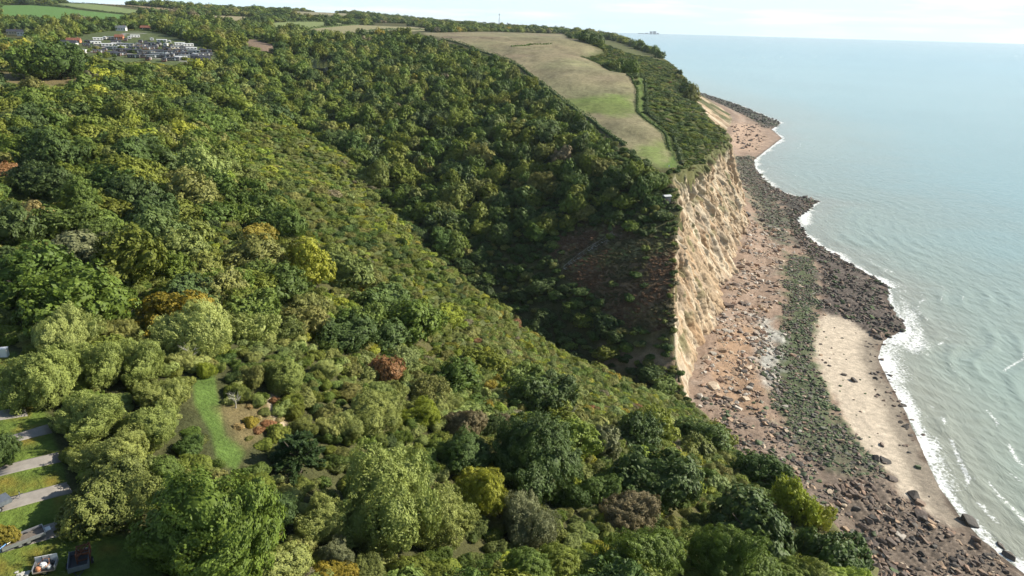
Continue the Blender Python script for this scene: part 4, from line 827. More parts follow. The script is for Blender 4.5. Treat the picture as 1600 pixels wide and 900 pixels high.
# --- bracken fronds on the shaded slope
_lo, _hi = Z['bracken'].min(0), Z['bracken'].max(0); _nb = int(np.prod(_hi - _lo) / .75); bx_ = rs.uniform(_lo[0], _hi[0], _nb); by_ = rs.uniform(_lo[1], _hi[1], _nb); kq = sdist(bx_, by_, Z['bracken']) > -1.5; kq &= seal(bx_, by_) > .5; bx_, by_ = bx_[kq], by_[kq]; nb = len(bx_)
kq = fbm(bx_ / 10, by_ / 10, 3, 58)
bR = rs.uniform(.4, .95, nb)
instancer('bracken', np.stack([bx_, by_, hz(bx_, by_) - .1], 1), np.stack([0 * bR, 0 * bR, rs.uniform(0, 6.28, nb)], 1), np.stack([bR, bR, bR * rs.uniform(.4, .7, nb)], 1), rs.randint(0, 4, nb), (np.array([.23, .145, .075]) * (1 - sstep(.38, .64, kq))[:, None] + np.array([.135, .130, .052]) * sstep(.38, .64, kq)[:, None]) * rs.uniform(.8, 1.25, (nb, 1)), CR[2, 'shrub'], 'russet and olive bracken fronds covering the shaded slope', 'bracken')

# ------------------------------------------------------------------ boulders
def rock_mesh(seed):
    r_ = random.Random(seed); b = bmesh.new()
    for i in range(16):
        v = Vector((r_.gauss(0, 1), r_.gauss(0, 1), r_.gauss(0, 1))).normalized(); v = Vector([max(-.62, min(.62, c * 1.15)) / .62 for c in v]) * r_.uniform(.8, 1.0); b.verts.new((v.x, v.y, v.z * .75))
    res = bmesh.ops.convex_hull(b, input=b.verts); bmesh.ops.delete(b, geom=[g_ for g_ in res['geom_interior'] if isinstance(g_, bmesh.types.BMVert)], context='VERTS')
    bmesh.ops.bevel(b, geom=list(b.edges), offset=.05, segments=1, affect='EDGES'); me = bpy.data.meshes.new('boulder'); b.to_mesh(me); b.free(); me.materials.append(MAT_ROCK); return me
ROCKS = [rock_mesh(i) for i in range(10)]
RC = {'tan': [(.38, .265, .17), (.33, .215, .145), (.43, .34, .24)], 'brown': [(.17, .125, .095), (.22, .155, .11), (.13, .10, .08)], 'weed': [(.085, .125, .045), (.10, .13, .06), (.07, .095, .045), (.15, .15, .11)], 'dark': [(.09, .075, .062), (.12, .10, .08), (.07, .062, .052)], 'pale': [(.47, .42, .35), (.40, .36, .30)], 'weed_far': [(.10, .12, .07), (.15, .14, .11)]}
RK = []
def zmask(P, x, y): return sdist(x, y, P)
def rocks_in(P, s, smin, smax, pw, fam, el=1.0, shore=None, dens=1.0, thr=.34):
    lo, hi = P.min(0), P.max(0); x, y = jitter_grid(lo[0] - 4, hi[0] + 4, lo[1] - 4, hi[1] + 4, s); e = (fbm(x / 7, y / 7, 3, 88) - .5) * 10
    k = (zmask(P, x, y) + e > 0) & (rs.rand(len(x)) < dens) & (fbm(x / 6, y / 6, 3, 89) + (rs.rand(len(x)) - .5) * .2 > thr); x, y = x[k], y[k]
    if shore is not None: k = -sdist(x, y, WATER) > shore; x, y = x[k], y[k]
    k = sdist(x, y, LAND) < 3; x, y = x[k], y[k]; z = beach_z(x, y); k = view_ok(x, y, z, 20); x, y, z = x[k], y[k], z[k]
    for i in range(len(x)):
        R = smin + (smax - smin) * rs.rand() ** pw; RK.append((x[i], y[i], z[i], R, fam if isinstance(fam, str) else fam[rs.randint(len(fam))], el))
rocks_in(ZB['weed'], 1.0, .28, .8, 2.4, ['weed', 'weed', 'weed', 'dark', 'brown'])
rocks_in(ZB['reef'], 1.4, .3, 1.2, 3, ['dark', 'dark', 'brown', 'weed'], 2.2, -3, 1.0, .44)
rocks_in(ZB['ledge'], 1.25, .22, 1.25, 3.4, ['brown', 'brown', 'dark', 'tan'], 1.9, -4)
rocks_in(ZB['weed_far'], 1.9, .5, 1.2, 2.5, ['weed_far', 'weed_far', 'dark', 'brown'], 1, 0)
rocks_in(ZB['dark_far'], 1.9, .5, 1.5, 2.5, ['dark', 'weed_far', 'brown'], 1.4, -3, 1.0, .44)
rocks_in(ZB['dark_head'], 4.5, 1.0, 2.6, 2.5, ['dark', 'weed_far'], 1.2, -4)
rocks_in(ZB['pink'], 6, .8, 2.6, 3, ['brown', 'dark', 'tan'], 1, 1, .6)
talus = np.concatenate([BASE[8:18, :2] + [-3, 0], (BASE[8:18, :2] + [20, -6])[::-1]])
rocks_in(talus, 1.5, .2, 1.5, 4.5, ['tan', 'tan', 'brown', 'pale'], thr=.46)
shing = np.concatenate([BASE[4:18, :2] + [2, 0], (BASE[4:18, :2] + [46, -6])[::-1]])
rocks_in(shing, 2.3, .18, 1.15, 4.5, ['tan', 'brown', 'pale', 'tan', 'dark'], 1, 1, .8, .5)
rocks_in(ZB['orange'], 1.7, .18, .9, 4, ['tan', 'pale', 'tan', 'brown'], 1, None, .8, .46)
hillfoot = np.concatenate([BASE[1:10, :2] + [-2, 0], (BASE[1:10, :2] + [22, -4])[::-1]])
rocks_in(hillfoot, 1.2, .2, 1.1, 3.2, ['brown', 'tan', 'dark', 'brown', 'weed'])
rocks_in(ZB['slab'], 2.6, .4, 1.2, 2, ['pale', 'pale', 'weed'], 2.4)
rocks_in(ZB['sand'], 6.5, .3, 1.0, 2.5, ['dark', 'brown', 'weed'], 1.2, 3, .5)
edge_s = np.concatenate([WL[8:20] + [1.5, 0], (WL[8:20] - [7, 0])[::-1]]); rocks_in(edge_s, 2.2, .4, 1.2, 2.5, ['dark', 'brown'], 1.2, -4, .35)
for px, py, R, fam in [(1428, 776, 1.7, 'dark'), (1438, 786, 1.6, 'brown'), (1441, 810, 2.2, 'brown'), (1518, 813, 2.0, 'dark'), (1503, 808, 1.0, 'dark'), (1566, 850, 1.3, 'dark'), (1576, 866, 1.6, 'dark'), (1395, 750, 1.5, 'brown'), (1382, 722, 1.9, 'dark'), (1366, 720, 1.6, 'dark'), (1335, 596, 1.5, 'dark'), (1318, 588, 1.0, 'dark'), (1545, 868, 1.5, 'dark'),
                       (1157, 433, 2.4, 'brown'), (1135, 495, 2.6, 'brown'), (1148, 462, 2.0, 'brown'), (1124, 565, 1.8, 'tan'), (1112, 620, 2.2, 'tan'), (1168, 347, 2.6, 'dark'), (1187, 350, 2.6, 'dark'), (1184, 440, 1.6, 'brown'), (1210, 372, 1.8, 'dark'), (1245, 388, 2.2, 'dark'), (1232, 382, 1.5, 'dark'), (1258, 309, 2.0, 'dark'), (1266, 312, 1.6, 'dark'), (1275, 315, 1.4, 'dark'), (1250, 322, 1.4, 'dark')]:
    p = atz(px, py, .8); zb = float(beach_z(p[0], p[1])); RK.append((p[0], p[1], max(zb, -.5), R, fam, 1.25))
D_ = np.array([math.hypot(r[0], r[1]) for r in RK]); Rr = np.array([r[3] for r in RK]); order = np.argsort(-(Rr / D_) * (1 + .0 * D_))
BOULD = []; restr = []
for n_, i in enumerate(order):
    x, y, z, R, fam, el = RK[i]; c = np.array(RC[fam][rs.randint(len(RC[fam]))]) * rs.uniform(.85, 1.2); rz = (rs.uniform(-.35, .35) + RAD(96) if el > 1.5 else rs.uniform(0, 6.28)); tilt = (rs.uniform(-.35, .35), rs.uniform(-.35, .35), rz)
    sc3 = (R * math.sqrt(el) * rs.uniform(.8, 1.2), R / math.sqrt(el) * rs.uniform(.8, 1.2), R * rs.uniform(.55, .9))
    if n_ < 285:
        o = link('boulder', ROCKS[rs.randint(10)], None, (x, y, z + R * .12)); o.rotation_euler = tilt; o.scale = sc3; o['leaf_color'] = [float(v) for v in c]; BOULD.append((o, x, y, z, R, fam))
    else: restr.append((x, y, z + R * .1, tilt, sc3, c))
instancer('beach_rocks', np.array([r[:3] for r in restr]), np.array([r[3] for r in restr]), np.array([r[4] for r in restr]), rs.randint(0, 10, len(restr)), np.array([r[5] for r in restr]), ROCKS, 'countless small rocks strewn over the foreshore', 'rocks')
print('rocks', len(RK), 'largest left in the mass', Rr[order[285]])

# ------------------------------------------------------------------ hedges
def hedge(pts, h, w, fam, label, leaf=.5, dens=9, world_pts=None):
    P = np.array([at(a, b) for a, b in pts]); d = np.hypot(*np.diff(P[:, :2], axis=0).T); s = np.concatenate([[0], np.cumsum(d)]); n = int(s[-1] * dens)
    t = rs.uniform(0, s[-1], n); x = np.interp(t, s, P[:, 0]); y = np.interp(t, s, P[:, 1]); hv = h * (.25 + 1.5 * fbm(t / 5, t * 0, 3, 99)); wv = w * (.2 + 1.6 * fbm(t / 4, t * 0 + 9, 3, 98))
    a = rs.uniform(0, 3.1416, n); rr = rs.uniform(.8, 1.05, n); tx = np.interp(t, s[:-1], np.diff(P[:, 0]) / d); ty = np.interp(t, s[:-1], np.diff(P[:, 1]) / d); L_ = np.hypot(tx, ty); tx /= L_; ty /= L_
    off = np.cos(a) * wv / 2 * rr; x += -ty * off; y += tx * off; z = hz(x, y) + np.sin(a) * hv * rr
    Nn = unit(np.stack([-ty * np.cos(a), tx * np.cos(a), np.sin(a) + .3], 1) + rs.normal(size=(n, 3)) * .5)
    Q = np.stack([x, y, z], 1); o0 = P[0].copy(); V4, F4 = leaves(rs, Q - o0, Nn, rs.normal(size=(n, 3)), leaf * rs.uniform(.6, 1.3, n), .65); shd = np.repeat(rs.uniform(.2, .8, n), 4)
    tt = np.arange(0, s[-1], max(1.0, s[-1] / 400)); cx = np.interp(tt, s, P[:, 0]); cy = np.interp(tt, s, P[:, 1]); ux = np.interp(tt, s[:-1], np.diff(P[:, 0]) / d); uy = np.interp(tt, s[:-1], np.diff(P[:, 1]) / d)
    K = [(-.28, 0), (-.2, .5), (0, .6), (.2, .5), (.28, 0)]; CVv = np.stack([np.stack([cx - uy * k[0] * w, cy + ux * k[0] * w, hz(cx, cy) - .2 + k[1] * h * .8], 1) for k in K], 1) - o0; m_ = len(tt); ci_ = np.arange(m_ * 5).reshape(m_, 5)
    cf = np.stack([ci_[:-1, :-1], ci_[:-1, 1:], ci_[1:, 1:], ci_[1:, :-1]], -1).reshape(-1, 4) + len(V4)
    me = mesh_np('hedge', np.concatenate([V4, CVv.reshape(-1, 3)]), [F4, cf], [MAT_LEAF], False, {'shade': ('FLOAT', np.concatenate([shd, np.full(m_ * 5, .4)]))})
    o = link('hedge', me, None, o0); o['leaf_color'] = [float(v) for v in pick_color(rs, fam)]; return tag(o, label, 'hedge', 'field hedges')
hedge([(690, 62), (740, 76), (790, 92), (840, 127), (900, 173), (940, 202), (977, 229)], 2.4, 3.2, 'dark', 'long dark hedge along the valley side of the headland field')
hedge([(908, 89), (945, 105), (985, 118), (996, 140), (996, 176), (1008, 186), (1040, 211), (1047, 236)], 1.7, 2.2, 'dark', 'clipped hedge between the headland field and the grass lane')
hedge([(1002, 118), (1010, 150), (1011, 178), (1047, 205), (1061, 240), (1066, 258)], 2.8, 3.4, 'dark', 'tall dark hedge on the seaward side of the grass lane')
hedge([(947, 300), (951, 330), (955, 364)], 2.6, 3.0, 'dark', 'short dark hedge running down to the wooden steps')
for pts, lb in [([(0, 7), (55, 8), (100, 12)], 'hedge above the bright green field'), ([(55, 6), (120, 14), (215, 24.5)], 'hedge between the bright green and pale green fields'), ([(95, 1), (195, 10), (270, 20)], 'hedge between the pale green and brown fields'), ([(480, 46), (520, 42), (560, 39)], 'short hedge between the green and tan fields at the valley head'),
                ([(560, 50), (600, 47), (640, 46), (690, 47)], 'dark hedge across the long tan field'), ([(430, 34), (500, 34), (548, 37)], 'hedge above the yellow-green field at the valley head'), ([(540, 29), (590, 31), (640, 33)], 'hedge above the small light green field'), ([(800, 73), (830, 70), (862, 69)], 'faint low hedge line across the far end of headland field'), ([(0, 28), (110, 32), (190, 32)], 'hedge along the lower side of the bright green field')]:
    hedge(pts, 2.6 if 'faint' not in lb else 1.0, 4.5 if 'faint' not in lb else 2.0, 'dark', lb, 1.2, 3)

# ------------------------------------------------------------------ hard materials
M = {k: paint(k, *v) for k, v in {
    'white cladding': ((.72, .71, .67), .5, 0, .12, 1.5), 'cream cladding': ((.62, .55, .42), .5, 0, .12, 1.5), 'brown timber': ((.16, .085, .05), .7, 0, .3, 4), 'dark timber': ((.075, .06, .055), .7, 0, .3, 4), 'grey timber': ((.14, .135, .13), .7, 0, .25, 4), 'green cladding': ((.14, .19, .15), .6, 0, .15, 3),
    'slate roof': ((.055, .06, .075), .7, 0, .2, 5), 'grey roof': ((.17, .185, .20), .6, 0, .15, 3), 'red tile roof': ((.28, .11, .065), .8, 0, .3, 6), 'pale roof': ((.60, .61, .60), .5, 0, .12, 2), 'orange brick': ((.50, .22, .11), .8, 0, .2, 5), 'window glass': ((.03, .04, .05), .08, 0, .1, 2), 'white frame': ((.8, .8, .78), .5, 0, .05, 2),
    'concrete': ((.29, .262, .225), .9, 0, .28, .9, .3), 'galvanised steel': ((.42, .43, .44), .45, .6, .25, 5), 'rusty steel': ((.17, .065, .032), .9, .2, .5, 7, .5), 'grey trailer paint': ((.17, .19, .21), .5, .2, .3, 4), 'dark trailer paint': ((.05, .055, .06), .5, .2, .3, 4), 'tyre rubber': ((.02, .02, .02), .9, 0, .2, 5), 'plywood bed': ((.20, .165, .13), .9, 0, .35, 3),
    'red oxide beam': ((.22, .055, .045), .7, 0, .25, 4), 'blue plastic': ((.12, .32, .62), .45, 0, .15, 4), 'white plastic': ((.75, .75, .72), .5, 0, .12, 4), 'orange plastic': ((.55, .25, .12), .5, 0, .2, 5), 'pale wood': ((.46, .41, .33), .85, 0, .25, 5), 'gravel': ((.33, .30, .27), .95, 0, .3, 2)}.items()}
m, t_, b = nodes('pond water'); b.inputs['Base Color'].default_value = (.02, .028, .03, 1); b.inputs['Roughness'].default_value = .06; bump(t_, b, noise(t_, .6, 4, .5, pos(t_)), .15, .2); M['pond'] = m

# ------------------------------------------------------------------ caravan park
def caravan(kind, L_=10.0, W_=3.6):
    body, roof, dk = {'white': ('white cladding', 'pale roof', 0), 'cream': ('cream cladding', 'grey roof', 1), 'brown': ('brown timber', 'slate roof', 1), 'dark': ('dark timber', 'slate roof', 1), 'grey': ('grey timber', 'slate roof', 1), 'green': ('green cladding', 'grey roof', 0)}[kind]
    r = empty('static_caravan'); MB().box((0, 0, 1.55), (L_, W_, 2.1)).build('wall', M[body], r); MB().box((0, 0, .28), (L_ - .3, W_ - .3, .44)).build('skirt', M['dark timber'], r)
    rf = MB().prism([(-W_ / 2 - .25, 2.602), (W_ / 2 + .25, 2.602), (W_ / 2 + .25, 2.72), (0, 3.35), (-W_ / 2 - .25, 2.72)], -L_ / 2 - .2, L_ / 2 + .2); rf.v = [(y, -x, z) for x, y, z in rf.v]; rf.build('roof', M[roof], r)
    wm = MB().box((0, 0, 0), (1.5, .06, 1.0)).mesh('window', M['window glass']); fm_ = MB().box((0, .0, .56), (1.7, .10, .1)).box((0, 0, -.56), (1.7, .10, .1)).box((-.8, 0, 0), (.1, .10, 1.02)).box((.8, 0, 0), (.1, .10, 1.02)).mesh('frame', M['white frame'])
    for (x, y, rz) in [(-3, -W_ / 2 - .02, 0), (.2, -W_ / 2 - .02, 0), (3.4, -W_ / 2 - .02, 0), (-L_ / 2 - .02, 0, math.pi / 2), (L_ / 2 + .02, 0, math.pi / 2)]:
        w = link('window', wm, r, (x, y, 1.75)); w.rotation_euler = (0, 0, rz); link('frame', fm_, w)
    MB().box((1.8, -W_ / 2 - .03, 1.4), (.85, .08, 1.9)).build('door', M['white frame'], r)
    if dk:
        MB().box((-L_ / 2 - 1.25, 0, .5), (2.3, W_, .14)).build('deck', M['brown timber'], r); g_ = MB()
        for yy in np.linspace(-W_ / 2 + .05, W_ / 2 - .05, 6): g_.box((-L_ / 2 - 2.35, yy, 1.0), (.08, .08, .9))
        g_.box((-L_ / 2 - 2.35, 0, 1.48), (.1, W_, .08)).build('railing', M['white frame'] if kind in ('cream',) else M['brown timber'], r)
    return r
CARA = [(480, 180, 'white'), (545, 182, 'cream'), (700, 178, 'white'), (750, 165, 'white'), (900, 192, 'white'), (990, 207, 'white'), (1150, 237, 'white'), (1225, 246, 'white'), (1055, 217, 'white'), (330, 242, 'dark'), (385, 258, 'dark'), (430, 302, 'brown'), (480, 287, 'brown'), (540, 318, 'brown'), (540, 272, 'green'), (600, 292, 'dark'),
        (640, 242, 'cream'), (660, 292, 'dark'), (705, 297, 'brown'), (742, 272, 'grey'), (800, 212, 'dark'), (845, 222, 'brown'), (860, 272, 'brown'), (905, 266, 'brown'), (935, 250, 'dark'), (962, 236, 'dark'), (862, 310, 'dark'), (912, 346, 'green'), (872, 367, 'brown'), (740, 347, 'dark'), (792, 331, 'grey'), (958, 302, 'dark'), (990, 312, 'grey'), (1010, 347, 'dark'),
        (1012, 378, 'brown'), (1052, 282, 'dark'), (1062, 312, 'grey'), (1090, 372, 'grey'), (1122, 357, 'green'), (1110, 302, 'dark'), (1115, 268, 'cream'), (1160, 296, 'brown'), (1202, 272, 'grey'), (1220, 322, 'dark'), (1232, 296, 'green'), (1262, 346, 'grey'), (1282, 306, 'green'), (1310, 357, 'dark'), (1338, 331, 'grey'), (1348, 291, 'dark'), (1384, 301, 'brown'), (1372, 362, 'dark'), (1402, 374, 'brown'), (1392, 327, 'grey')]
_q = random.Random(4)
for X, Y in [(350, 215), (420, 190), (580, 215), (620, 265), (690, 245), (780, 240), (820, 250), (880, 235), (760, 300), (830, 345), (905, 310), (950, 330), (1040, 330), (1080, 335), (1150, 330), (1180, 315), (1190, 350), (1255, 280), (1290, 335), (1075, 250), (1010, 270), (1030, 240), (1350, 350), (665, 195), (590, 240), (400, 225), (500, 245), (570, 330), (620, 325), (1160, 365)]: CARA.append((X, Y, _q.choice(['dark', 'brown', 'white', 'cream', 'green', 'white'])))
protos = {}
CARS = []
for i, (X, Y, kd) in enumerate(CARA):
    p = at(80 + X * .175, 30 + Y * .175)
    if kd not in protos: protos[kd] = caravan(kd); o = protos[kd]
    else: o = copy_tree(protos[kd])
    o.location = (p[0], p[1], p[2]); o.rotation_euler = (0, 0, RAD(25) + rs.uniform(-.25, .25) + (math.pi / 2 if rs.rand() < .35 else 0)); o['category'] = 'caravan'; o['group'] = 'caravans of the holiday park'; CARS.append((o, 80 + X * .175, 30 + Y * .175, kd))
def house(px, py, L_, W_, H_, wall, roof, rz, label, flat=False, nwin=4, name='house'):
    L_, W_, H_ = L_ * .62, W_ * .72, H_ * .85; p = at(px, py); r = empty(name, p, rz); MB().box((0, 0, H_ / 2 - .4), (L_, W_, H_ + .8)).build('wall', M[wall], r)
    if flat: MB().box((0, 0, H_ + .16), (L_ + .7, W_ + .7, .30)).build('roof', M[roof], r)
    else:
        rf = MB().prism([(-W_ / 2 - .4, H_ - .05), (W_ / 2 + .4, H_ - .05), (0, H_ + W_ * .42)], -L_ / 2 - .3, L_ / 2 + .3); rf.v = [(y, -x, z + .06) for x, y, z in rf.v]; ro = rf.build('roof', M[roof], r); MB().box((L_ * .3, .4, H_ + W_ * .42), (.7, .7, 1.6)).build('chimney', M['orange brick'], ro)
    for k in range(nwin):
        x = -L_ / 2 + L_ * (k + .5) / nwin; w = MB().box((x, -W_ / 2 - .02, H_ * .55), (L_ / nwin * .5, .08, 1.2)).build('window', M['window glass'], r); MB().box((x, -W_ / 2 - .06, H_ * .55 - .68), (L_ / nwin * .55, .2, .12)).build('sill', M['white frame'], w)
    MB().box((-L_ / 2 + L_ * 1.0 / nwin, -W_ / 2 - .03, 1.05), (.95, .1, 2.1)).build('door', M['white frame'], r)
    return tag(r, label, 'house' if name == 'house' else 'building', None)
house(116, 67, 22, 8, 3.4, 'orange brick', 'red tile roof', RAD(10), 'orange-brown brick bungalow at the left end of the caravan park')
house(106, 71, 30, 9, 3.0, 'white cladding', 'slate roof', RAD(8), 'long white clubhouse with dark roof beside the brick bungalow', name='clubhouse')
house(118, 82, 34, 9, 3.2, 'white cladding', 'pale roof', RAD(6), 'long flat-roofed white building at the front of the caravan park', True, 6, 'park_building')
house(187, 62, 14, 8, 3.6, 'orange brick', 'red tile roof', RAD(12), 'bright orange house in the middle of the caravan park')
house(190, 48, 20, 9, 4.5, 'white cladding', 'grey roof', RAD(8), 'white house at the back of the caravan park'); house(205, 46, 22, 9, 4.2, 'white cladding', 'slate roof', RAD(8), 'white house with dark roof behind the caravan park')
house(228, 47, 20, 9, 3.6, 'brown timber', 'red tile roof', RAD(8), 'brown tiled house against the woods behind the caravan park')
house(38, 56, 20, 9, 5.0, 'white cladding', 'slate roof', RAD(14), 'white house with dark roof among trees at the left edge'); house(14, 48, 16, 9, 4.2, 'white cladding', 'grey roof', RAD(14), 'smaller white house cut off by trees at the left edge'); house(20, 54, 18, 8, 4.2, 'cream cladding', 'slate roof', RAD(14), 'cream house between the two white houses at the left edge')

# ------------------------------------------------------------------ lawn: concrete pitches
def pitch(pts, label):
    P = np.array([at(a, b)[:2] for a, b in pts]); nu, nv = 14, 5; u, v = np.meshgrid(np.linspace(0, 1, nu), np.linspace(0, 1, nv), indexing='ij')
    G = P[0] * ((1 - u) * (1 - v))[..., None] + P[1] * (u * (1 - v))[..., None] + P[2] * (u * v)[..., None] + P[3] * ((1 - u) * v)[..., None]; edge = (u == 0) | (u == 1) | (v == 0) | (v == 1)
    G = G + (rs.rand(nu, nv, 1) - .5) * .10 * edge[..., None]; z = hz(G[..., 0], G[..., 1]) + .06; T = np.concatenate([G, z[..., None]], -1).reshape(-1, 3); ii = np.arange(nu * nv).reshape(nu, nv)
    F = [np.stack([ii[:-1, :-1], ii[1:, :-1], ii[1:, 1:], ii[:-1, 1:]], -1).reshape(-1, 4)]; ring = np.concatenate([ii[:, 0], ii[-1, 1:], ii[-2::-1, -1], ii[0, -2:0:-1]]); n = len(T); B = T[ring] - [0, 0, .25]; m_ = len(ring); k = np.arange(m_)
    F.append(np.stack([ring, n + k, n + (k + 1) % m_, np.roll(ring, -1)], -1)); o0 = T.mean(0); me = mesh_np('concrete_pitch', np.concatenate([T, B]) - o0, F, [M['concrete']]); return tag(link('concrete_pitch', me, None, o0), label, 'pitch', 'concrete pitches on the lawn', 'structure')
pitch([(-20, 660), (-20, 646), (38, 636), (44, 650)], 'shaded concrete pitch highest up the lawn'); pitch([(14, 694), (10, 684), (74, 664), (82, 677)], 'concrete pitch second from the top of the lawn'); pitch([(-6, 746), (-10, 732), (90, 708), (98, 722)], 'concrete pitch in the middle of the lawn'); pitch([(-20, 806), (-30, 790), (104, 754), (114, 770)], 'concrete pitch that carries the grey box trailer'); pitch([(-10, 868), (-20, 850), (112, 809), (132, 828)], 'lowest concrete pitch beside the long flatbed trailer'); pitch([(-20, 618), (-20, 608), (24, 602), (28, 612)], 'shaded concrete pitch at the far end of the lawn')

# ------------------------------------------------------------------ trailers and things on the lawn
def frame_of(pa, pb):
    a = at(*pa); b_ = at(*pb); d = b_ - a; return a, math.atan2(d[1], d[0]), math.hypot(d[0], d[1])
def wheels(r, xs, y, rad=.28):
    wm = MB().wheel((0, 0, 0), rad, .17).mesh('tyre', M['tyre rubber']); rm = MB().wheel((0, 0, 0), rad * .55, .185).mesh('rim', M['galvanised steel'])
    for x in xs:
        for s_ in (-1, 1):
            w = empty('wheel', (x, s_ * y, rad)); w.parent = r; link('tyre', wm, w); link('rim', rm, w)
# long flatbed trailer with low sides
a, rz, L_ = frame_of((11, 856), (64, 840)); L_ = max(L_, 3.2); c = (at(11, 856) + at(64, 840)) / 2
r = empty('flatbed_trailer', (c[0], c[1], hz(c[0], c[1])), rz); W_ = 1.35
MB().box((0, 0, .44), (L_, W_, .08)).build('bed', M['plywood bed'], r)
for s_ in (-1, 1): MB().box((0, s_ * (W_ / 2 + .03), .56), (L_ + .12, .05, .32)).build('side_board', M['galvanised steel'], r)
MB().box((L_ / 2 + .032, 0, .56), (.05, W_, .32)).build('headboard', M['galvanised steel'], r); MB().box((-L_ / 2 - .032, 0, .53), (.05, W_, .26)).build('tailboard', M['galvanised steel'], r)
MB().tube([(L_ / 2, .4, .40), (L_ / 2 + .5, .08, .40), (L_ / 2 + .75, 0, .40)], .04).tube([(L_ / 2, -.4, .40), (L_ / 2 + .5, -.08, .40)], .04).build('drawbar', M['galvanised steel'], r); MB().box((L_ / 2 + .33, 0, .47), (.42, .62, .06)).build('front_plate', M['white plastic'], r)
wheels(r, (-.35, .3), W_ / 2 - .1); tag(r, 'long low-sided flatbed trailer with brown bed on the lowest pitch', 'trailer', 'trailers on the lawn')
bz_ = hz(c[0], c[1])
o = MB().box((0, 0, 0), (L_ * .93, .14, .16)).box((0, 0, .1), (L_ * .93, .24, .03)).box((0, 0, -.1), (L_ * .93, .24, .03)).build('steel_beam', M['red oxide beam']); o.location = (c[0] - math.sin(rz) * (W_ / 2 + .3), c[1] + math.cos(rz) * (W_ / 2 + .3), bz_ + .22); o.rotation_euler = (0, 0, rz); tag(o, 'dark red steel beam lying along the flatbed trailer', 'beam')
o = empty('boat_mast_frame', (c[0] - math.cos(rz) * L_ * .33, c[1] - math.sin(rz) * L_ * .33, bz_ + .62), rz + .25); MB().tube([(-.95, -.32, .0), (.1, .02, .06), (.75, .28, .06)], .05).build('spar', M['blue plastic'], o); MB().tube([(-.2, -.2, .05), (.7, .02, .07)], .045).build('strut', M['white plastic'], o); MB().box((-1.0, -.34, -.02), (.16, .42, .1)).build('end_bracket', M['blue plastic'], o); tag(o, 'pale blue metal frame lying across the flatbed trailer', 'frame')
# grey box trailer by the left edge
a, rz, L_ = frame_of((-6, 796), (30, 782)); L_ = 2.3; r = empty('box_trailer', (*a[:2], hz(a[0], a[1])), rz); W_ = 1.25
MB().box((0, 0, .42), (L_, W_, .08)).build('bed', M['plywood bed'], r)
for s_ in (-1, 1): MB().box((0, s_ * (W_ / 2 + .03), .60), (L_ + .1, .05, .42)).build('side_board', M['grey trailer paint'], r)
for s_ in (-1, 1): MB().box((s_ * (L_ / 2 + .032), 0, .60), (.05, W_, .42)).build('end_board', M['grey trailer paint'], r)
MB().box((0, 0, .84), (L_ + .16, W_ + .18, .045)).build('cover', M['grey trailer paint'], r, .01); MB().tube([(L_ / 2, .45, .38), (L_ / 2 + .75, .04, .40), (L_ / 2 + 1.2, 0, .42)], .04).tube([(L_ / 2, -.45, .38), (L_ / 2 + .75, -.04, .40)], .04).build('drawbar', M['dark trailer paint'], r); MB().tube([(L_ / 2 + .95, .12, .0), (L_ / 2 + .95, .12, .6)], .035).build('jockey_wheel', M['galvanised steel'], r)
wheels(r, (0,), W_ / 2 + .2); tag(r, 'small grey covered box trailer with drawbar on a concrete pitch', 'trailer', 'trailers on the lawn')
# dark trailer heaped with rusty iron
g0 = at(126, 885); r = empty('cage_trailer', (g0[0], g0[1], hz(g0[0], g0[1])), RAD(118)); L_, W_ = 2.2, 1.5
MB().box((0, 0, .45), (L_, W_, .08)).build('bed', M['dark trailer paint'], r)
for s_ in (-1, 1): MB().box((0, s_ * (W_ / 2 + .03), .70), (L_ + .1, .05, .58)).build('side_board', M['grey trailer paint'], r)
for s_ in (-1, 1): MB().box((s_ * (L_ / 2 + .032), 0, .66), (.05, W_, .5)).build('end_board', M['grey trailer paint'], r)
MB().tube([(-L_ / 2, .4, .4), (-L_ / 2 - .9, 0, .42)], .04).tube([(-L_ / 2, -.4, .4), (-L_ / 2 - .9, 0, .42)], .04).build('drawbar', M['dark trailer paint'], r); wheels(r, (0,), W_ / 2 + .2, .31); tag(r, 'dark high-sided trailer holding rusty iron in the shade', 'trailer', 'trailers on the lawn')
o = empty('rusty_iron_frame', (g0[0] + .15, g0[1] + .5, hz(g0[0], g0[1]) + .5), RAD(118)); 
for k, (x, y) in enumerate(((-.6, -.5), (.6, -.5), (.6, .5), (-.6, .5))): MB().box((x, y, .5), (.09, .09, 1.0 + .1 * (k % 2))).build('post', M['rusty steel'], o)
for z in (.25, .9):
    MB().box((0, -.5, z), (1.3, .08, .1)).box((0, .5, z), (1.3, .08, .1)).box((-.6, 0, z), (.08, 1.0, .1)).box((.6, 0, z), (.08, 1.0, .1)).build('rail', M['rusty steel'], o)
for k in range(9): MB().tube([(rs.uniform(-.7, .7), rs.uniform(-.6, .6), rs.uniform(.3, .8)), (rs.uniform(-.7, .7), rs.uniform(-.6, .6), rs.uniform(.5, 1.1))], rs.uniform(.03, .07)).build('bar', M['rusty steel'], o)
tag(o, 'heap of rusty iron frame and bars loaded on the dark trailer', 'scrap iron')
